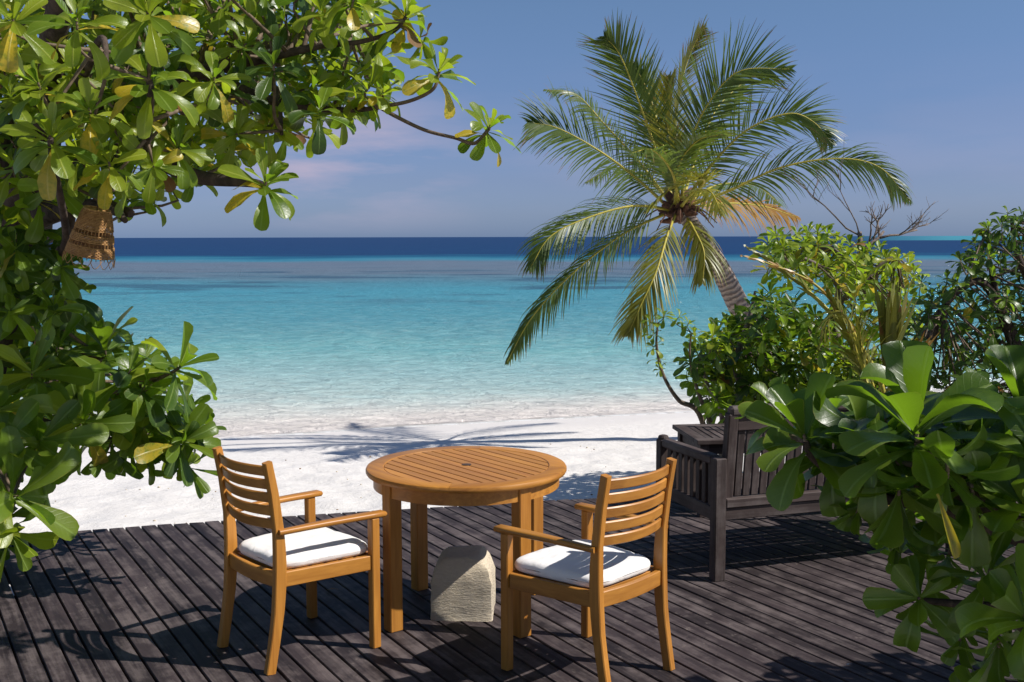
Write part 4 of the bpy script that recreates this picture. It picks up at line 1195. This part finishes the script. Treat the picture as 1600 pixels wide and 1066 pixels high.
# ------------------------------------------------------------------ palms
def frond_geo(pts, L0, n=64, gravity=.35, width=.028, spread=60, up=None, seed=0, fold=.35, tipfrac=.25, gap=0.0, bothdown=0.0):
    """returns rachis MB, leaflets (V, F, UV)"""
    r = random.Random(seed); P = catmull(pts, 60)
    rach = MB(); rach.tube(P, [.022, .014, .008, .003], 6)
    V = []; F = []; UV = []
    for i in range(n):
        t = .12 + .88 * (i / (n - 1)) ** .92
        k = t * 60; k0 = min(int(k), 59); p = P[k0].lerp(P[k0 + 1], k - k0)
        T = (P[min(60, k0 + 2)] - P[max(0, k0 - 1)]).normalized()
        U = Vector(up) if up else Vector((0, 0, 1))
        S = T.cross(U)
        if S.length < .15: S = T.cross(Vector((0, -1, .2)))
        S.normalize(); N = S.cross(T).normalized()
        env = math.sin(math.pi * min(1, .16 + .84 * t * .98)) ** .55 if t > .3 else (.55 + .45 * t / .3)
        if t > .85: env *= max(.35, 1 - (t - .85) * 3.0)
        for sd_ in (-1, 1):
            if r.random() < gap: continue
            L = L0 * env * r.uniform(.72, 1.12) * (.6 if r.random() < .05 else 1)
            a = R(spread * (1 - .45 * t) + r.uniform(-7, 7))
            d = (T * math.cos(a) + S * (sd_ * math.sin(a)) + N * (fold * (1 - .4 * t) + r.uniform(-.16, .16))).normalized()
            q = p.copy(); m = 5; prev = None
            base = len(V)
            side = d.cross(N).normalized()
            for j in range(m + 1):
                s_ = j / m
                w = width * (.5 if j == 0 else 1 - .92 * s_ ** 1.8) * .5
                wdir = (side * .85 + N * (.35 * sd_ * -1)).normalized()
                V.append(q + wdir * w); V.append(q - wdir * w); UV += [(0, s_), (1, s_)]
                d = (d + Vector((0, 0, -1)) * (gravity * (.35 + s_) / m * 1.6) + Vector((r.uniform(-.02, .02), r.uniform(-.02, .02), 0))).normalized()
                q = q + d * (L / m)
            for j in range(m): a0 = base + 2 * j; F.append((a0, a0 + 1, a0 + 3, a0 + 2))
    return rach, V, F, UV

def uvmesh(name, V, F, UV, mat):
    m = mesh(name, V, F, mat, True); u = m.uv_layers.new(name='UVMap')
    li = np.empty(len(m.loops), int); m.loops.foreach_get('vertex_index', li)
    u.data.foreach_set('uv', np.array(UV)[li].ravel().astype(np.float32)); return m

def add_frond(root, pts, mat, label=None, **k):
    k.setdefault('width', .023)
    O = root.location
    rach, V, F, UV = frond_geo([Vector(p) - O for p in pts], **k)
    fr = rach.build('frond', PALE_GREEN, root, True)
    if label: fr['label'] = label
    o = link('leaflets', uvmesh('leaflets', V, F, UV, mat), fr); o['kind'] = 'stuff'
    return fr

PY = 13.2
CR = at(1062, 322, PY)
base = Vector((3.75, 13.6, -.75))
palm = tag(empty('coconut_palm', base), 'coconut palm leaning over the beach with a wide crown of feathery fronds', 'palm tree')
TP = catmull([base - Vector((0, 0, .2)), at(1225, 620, 13.5), at(1160, 490, 13.4), at(1125, 420, 13.3), at(1092, 368, PY), CR], 60)
V, F = [], []; UV = []
sides = 20
rad = lambda t: .17 - .045 * min(1, t * 1.2) - .03 * t
for i, p in enumerate(TP):
    T = (TP[min(60, i + 1)] - TP[max(0, i - 1)]).normalized(); a = T.cross(Vector((0, 1, 0))).normalized(); bb = T.cross(a)
    for j in range(sides):
        th = 2 * math.pi * j / sides
        rr = rad(i / 60) * (1 + .03 * (i % 2)) 
        V.append(p - base + (a * math.cos(th) + bb * math.sin(th)) * rr); UV.append((j / sides, i / 60))
for i in range(60):
    for j in range(sides): F.append((i * sides + j, i * sides + (j + 1) % sides, (i + 1) * sides + (j + 1) % sides, (i + 1) * sides + j))
link('trunk', uvmesh('trunk', V, F, UV, PTRUNK), palm)
# fibrous crown with old leaf bases
bo = MB(); rp = random.Random(9)
for k in range(34):
    a = rp.uniform(0, 6.28); d = Vector((math.cos(a), math.sin(a), rp.uniform(-.35, 1.1))).normalized()
    s0 = CR - base + Vector((0, 0, rp.uniform(-.16, .1)))
    bo.tube([s0, s0 + d * .12, s0 + d * .26 + Vector((0, 0, .03))], [.06, .045, .018], 6)
bo.build('leaf_bases', BOOT, palm, True)
st = MB()
for k in range(9):
    a = rp.uniform(0, 6.28); d = Vector((math.cos(a), math.sin(a) * .6, rp.uniform(-.4, .3))).normalized(); s0 = CR - base
    st.tube(catmull([s0, s0 + d * .3, s0 + d * .5 + Vector((0, 0, -.12))], 6), [.014, .006], 5)
st.build('flower_stalks', BOOT, palm, True)

def W(*q): return at(*q)
FR = [  # points (px,py,Y), leaflet length m, mat, kwargs
    ([(1050, 330, 13.2), (975, 365, 12.9), (895, 427, 12.6), (832, 495, 12.4), (792, 566, 12.3)], .50, P_GREEN, dict(gravity=1.0, fold=-.1, n=84, spread=42, up=(0, -1, .6))),
    ([(1050, 328, 13.2), (990, 322, 12.9), (920, 340, 12.6), (860, 370, 12.4), (828, 420, 12.3)], .62, P_GREEN, dict(gravity=.9, fold=.0, n=90, spread=46, up=(0, -1, .6))),
    ([(1040, 320, 13.2), (990, 275, 13.1), (930, 232, 12.9), (870, 200, 12.8), (826, 192, 12.8)], .72, P_GREEN, dict(gravity=.5, fold=.25, n=80, spread=62, up=(.1, -1, .5))),
    ([(1045, 315, 13.3), (1000, 255, 13.6), (945, 195, 13.9), (900, 148, 14.0), (852, 140, 14.0)], .38, P_GREEN, dict(gravity=.8, fold=.1, n=70, up=(0, -.6, 1))),
    ([(1050, 310, 13.2), (1025, 235, 13.3), (995, 150, 13.3), (968, 85, 13.2), (945, 58, 13.1)], .66, P_GREEN, dict(gravity=.12, fold=.12, n=84, spread=54, up=(-.3, -1, .1))),
    ([(1055, 310, 13.4), (1035, 225, 13.8), (1015, 150, 14.1), (990, 100, 14.2)], .60, P_GREEN, dict(gravity=.2, fold=.2, n=70, spread=50, up=(.2, -1, .1))),
    ([(1060, 310, 13.2), (1055, 220, 13.4), (1062, 140, 13.6), (1080, 80, 13.7), (1100, 45, 13.8)], .52, P_WARM, dict(gravity=.15, fold=.35, n=80, spread=44, up=(.8, -.6, .1))),
    ([(1065, 312, 13.2), (1075, 235, 13.0), (1105, 165, 12.9), (1155, 112, 12.8), (1235, 108, 12.8)], .78, P_GREEN, dict(gravity=.25, fold=.15, n=86, spread=60, up=(-.2, -1, .3))),
    ([(1070, 315, 13.2), (1110, 260, 13.0), (1165, 205, 12.9), (1230, 178, 12.8), (1270, 190, 12.8), (1300, 225, 12.8)], .62, P_GREEN, dict(gravity=.35, fold=.15, n=84, spread=60, up=(-.2, -.9, .5))),
    ([(1075, 322, 13.2), (1140, 298, 13.1), (1220, 262, 13.0), (1310, 248, 12.9), (1375, 262, 12.9), (1422, 315, 12.9)], .66, P_GREEN, dict(gravity=.9, fold=.1, n=90, spread=48, gap=.12, up=(0, -1, .5))),
    ([(1075, 325, 13.2), (1130, 318, 13.5), (1190, 322, 13.8), (1248, 340, 14.0)], .52, P_RUST, dict(gravity=1.0, fold=.0, n=80, spread=46, up=(0, -1, .7), gap=.08)),
    ([(1055, 335, 13.1), (1042, 370, 12.7), (1025, 425, 12.4), (1000, 480, 12.3), (982, 522, 12.3)], .60, P_WARM, dict(gravity=.5, fold=-.05, n=80, spread=42, up=(0, -1, .35))),
    ([(1070, 335, 13.2), (1085, 360, 12.9), (1100, 395, 12.7), (1098, 440, 12.6)], .52, P_WARM, dict(gravity=.9, fold=.0, n=60, spread=45, up=(0, -1, .4))),
    ([(1070, 318, 13.1), (1100, 285, 12.6), (1085, 282, 12.2), (1040, 300, 11.8), (1008, 332, 11.5)], .40, P_WARM, dict(gravity=.35, fold=.35, n=60, spread=30)),
    ([(1065, 318, 13.3), (1090, 240, 13.9), (1120, 170, 14.5), (1160, 130, 15.0)], .62, P_GREEN, dict(gravity=.25, fold=.15, n=70, up=(.2, -1, .2))),
    ([(1055, 318, 13.1), (1060, 260, 12.6), (1090, 220, 12.1), (1130, 210, 11.6)], .50, P_GREEN, dict(gravity=.4, fold=.2, n=60, spread=45)),
    ([(1050, 318, 13.4), (1010, 280, 14.2), (960, 262, 15.0), (915, 285, 15.6)], .55, P_GREEN, dict(gravity=.9, fold=.1, n=60)),
    ([(1070, 320, 13.4), (1120, 290, 14.2), (1180, 290, 14.9), (1220, 320, 15.4)], .55, P_GREEN, dict(gravity=.9, fold=.1, n=60)),
    ([(1062, 312, 13.2), (1050, 240, 13.1), (1040, 170, 13.3), (1045, 120, 13.5)], .50, P_WARM, dict(gravity=.1, fold=.4, n=60, spread=40, up=(-.5, -.8, .1))),
    ([(1060, 318, 13.1), (1050, 270, 12.5), (1020, 235, 11.9), (985, 240, 11.4)], .55, P_GREEN, dict(gravity=.6, fold=.1, n=56, spread=46)),
    ([(1065, 322, 13.0), (1085, 300, 12.3), (1110, 300, 11.7), (1128, 335, 11.3)], .48, P_WARM, dict(gravity=.9, fold=.1, n=50, spread=44)),
]
for i, (pts, L0, mt, kw) in enumerate(FR):
    lab = {10: 'drying rust coloured frond', 11: 'yellow ribbed hanging frond', 13: 'pale folded young frond'}.get(i)
    kw.setdefault('up', None)
    add_frond(palm, [W(*q) for q in pts], mt, lab, L0=L0, seed=100 + i, **kw)

# young palm growing among the shrubs
SY = 7.6
yb_ = at(1385, 690, SY); yb_.z = -.38
yp = tag(empty('young_palm', yb_), 'young palm seedling with stiff folded yellow-green blades among the right hand shrubs', 'palm')
YF = [([(1385, 640), (1350, 560), (1290, 480), (1220, 420), (1165, 385)], .20, P_WARM, dict(gravity=.2, spread=12, n=26, width=.028, gap=.2)),
      ([(1385, 640), (1345, 540), (1280, 450), (1200, 412), (1160, 400)], .16, P_RUST, dict(gravity=.3, spread=12, n=14, width=.02, gap=.4)),
      ([(1372, 640), (1340, 560), (1315, 500), (1292, 450)], .26, P_WARM, dict(gravity=.3, spread=14, n=26, width=.026, gap=.1)),
      ([(1360, 640), (1340, 560), (1325, 500), (1300, 490), (1280, 540)], .30, P_WARM, dict(gravity=1.2, spread=34, n=18, width=.016, gap=.2)),
      ([(1390, 640), (1389, 580), (1388, 530), (1388, 500)], .52, P_WARM, dict(gravity=.0, spread=6, n=9, width=.055, fold=.08)),
      ([(1390, 640), (1390, 590), (1394, 550), (1402, 510)], .58, P_WARM, dict(gravity=.12, spread=6, n=9, width=.058, fold=.08)),
      ([(1395, 650), (1410, 610), (1425, 575), (1440, 550)], .34, P_RUST, dict(gravity=.15, spread=7, n=7, width=.035, fold=.1)),
      ([(1365, 650), (1352, 590), (1345, 540), (1343, 500)], .34, P_WARM, dict(gravity=.9, spread=22, n=18, width=.016))]
for i, (pts, L0, mt, kw) in enumerate(YF):
    add_frond(yp, [yb_] + [at(x, y, SY - .1 * i) for x, y in pts], mt, None, L0=L0, seed=200 + i, up=(.2, -1, .2), **kw)

# ------------------------------------------------------------------ wicker lampshade
def build_lamp():
    top = at(152, 328, 4.35)
    l = tag(empty('wicker_lampshade', top), 'small woven wicker lampshade hanging from the tree limb at the left', 'lampshade')
    l.rotation_euler = (R(6), R(14), 0)
    H = .205
    def rr(z): return .050 + .046 * (z / H) ** .8
    ribs = 34
    def band(z0, z1, name, n):
        b = MB()
        for k in range(n):
            z = z0 + (z1 - z0) * (k + .5) / n; V = []; 
            N = 68; pts = []
            for i in range(N + 1):
                a = 2 * math.pi * i / N
                q = rr(z) + .0022 * (1 if (i + k) % 2 else -1)
                pts.append(Vector((q * math.cos(a), q * math.sin(a), -z)))
            b.tube(pts, [(z1 - z0) / n * .52], 4, cap=False)
        b.build(name, WICKER, l, True)
    band(.004, .078, 'woven_band', 13); band(.094, .125, 'woven_band', 5); band(.140, .182, 'woven_band', 8)
    b = MB()
    for k in range(ribs):
        a = 2 * math.pi * k / ribs
        b.tube([Vector((rr(z) * math.cos(a), rr(z) * math.sin(a), -z)) for z in (0, .05, .1, .15, .19)], [.0016], 4)
    b.build('ribs', WICKER, l, True)['kind'] = 'stuff'
    b = MB(); b.tube([Vector((rr(0) * .97 * math.cos(a), rr(0) * .97 * math.sin(a), .001)) for a in np.linspace(0, 2 * math.pi, 25)], [.005], 6)
    V = [(rr(0) * math.cos(a), rr(0) * math.sin(a), -.002) for a in np.linspace(0, 2 * math.pi, 24, endpoint=False)]
    b.add(V + [(x, y, -.006) for x, y, z in V], [tuple(range(24)), tuple(range(47, 23, -1))] + [(i, (i + 1) % 24, (i + 1) % 24 + 24, i + 24) for i in range(24)])
    b.build('top_disc', WICKER, l)
    for k in range(16):   # scalloped loops on the lower edge
        a0 = 2 * math.pi * k / 16; a1 = a0 + 2 * math.pi / 16 * 1.25; b = MB()
        pts = [Vector((rr(H) * 1.02 * math.cos(a0 + (a1 - a0) * t), rr(H) * 1.02 * math.sin(a0 + (a1 - a0) * t), -.185 - .034 * math.sin(math.pi * t))) for t in np.linspace(0, 1, 9)]
        b.tube(pts, [.0014], 4); b.build('loop', WICKER, l, True)
    b = MB(); b.tube([Vector((0, 0, -.004)), Vector((-.004, 0, .03)), Vector((-.01, 0, .06))], [.002], 5); b.build('cord', BARK, l, True)
build_lamp()

# ------------------------------------------------------------------ fallen leaves on deck and sand
def fallen(px, py, L, rz, label, mat, z=0.002, tilt=.1, gy=None):
    # find the deck point under that pixel
    a = at(px, py, 1.0) - Vector((0, 0, CAMH)); t = (z - CAMH) / a.z; p = Vector((0, 0, CAMH)) + a * t
    if gy: 
        for _ in range(8): zz = sand_z(p.x, p.y) + .02; t = (zz - CAMH) / a.z; p = Vector((0, 0, CAMH)) + a * t
    V, F, UV = VARS[3]
    m = mesh('fallen_leaf', [(x * L * 1.25, y * L, zz * L * .45 + .018) for x, y, zz in V], F.tolist(), mat, True)
    o = link('fallen_leaf', m, None, p, rz); o.rotation_euler = (tilt, 0, rz)
    tag(o, label, 'leaf')
fallen(528, 926, .085, R(70), 'curled dry tan leaf on the boards under the left armchair', DRYLEAF)
fallen(668, 788, .035, R(20), 'tiny brown dry leaf at the far deck edge behind the table', DRYLEAF)
fallen(1330, 1044, .03, R(80), 'small pale leaf scrap on the shaded boards at the bottom right', simple('pale_scrap', (.55, .55, .55)))

# ------------------------------------------------------------------ litter on the sand
db_ = MB(); rr_ = random.Random(77)
for k in range(260):
    x = rr_.uniform(-4.2, 3.2); y = deck_far(max(-4, min(5, x))) + .15 + rr_.random() ** 1.6 * 5.5
    if y > shore(x) - .5: continue
    r = rr_.uniform(.004, .013); a = rr_.uniform(0, 3.14); z = sand_z(x, y) + .012
    n0 = 5; V = []
    for j, (hh, q) in enumerate(((0, .8), (.6, 1), (1.1, .5))):
        for i in range(n0):
            th = a + 2 * math.pi * i / n0; V.append((x + r * q * math.cos(th) * rr_.uniform(.7, 1.5), y + r * q * math.sin(th) * rr_.uniform(.6, 1.1), z + (hh - .5) * r * .8))
    F = [(j * n0 + i, j * n0 + (i + 1) % n0, (j + 1) * n0 + (i + 1) % n0, (j + 1) * n0 + i) for j in (0, 1) for i in range(n0)] + [tuple(range(2 * n0, 3 * n0))]
    db_.add(V, F, 0 if rr_.random() < .5 else 1)
tag(db_.build('beach_litter', [DRYLEAF, STONE], None, True), 'small coral chips and leaf bits strewn on the white sand', 'litter', kind='stuff')
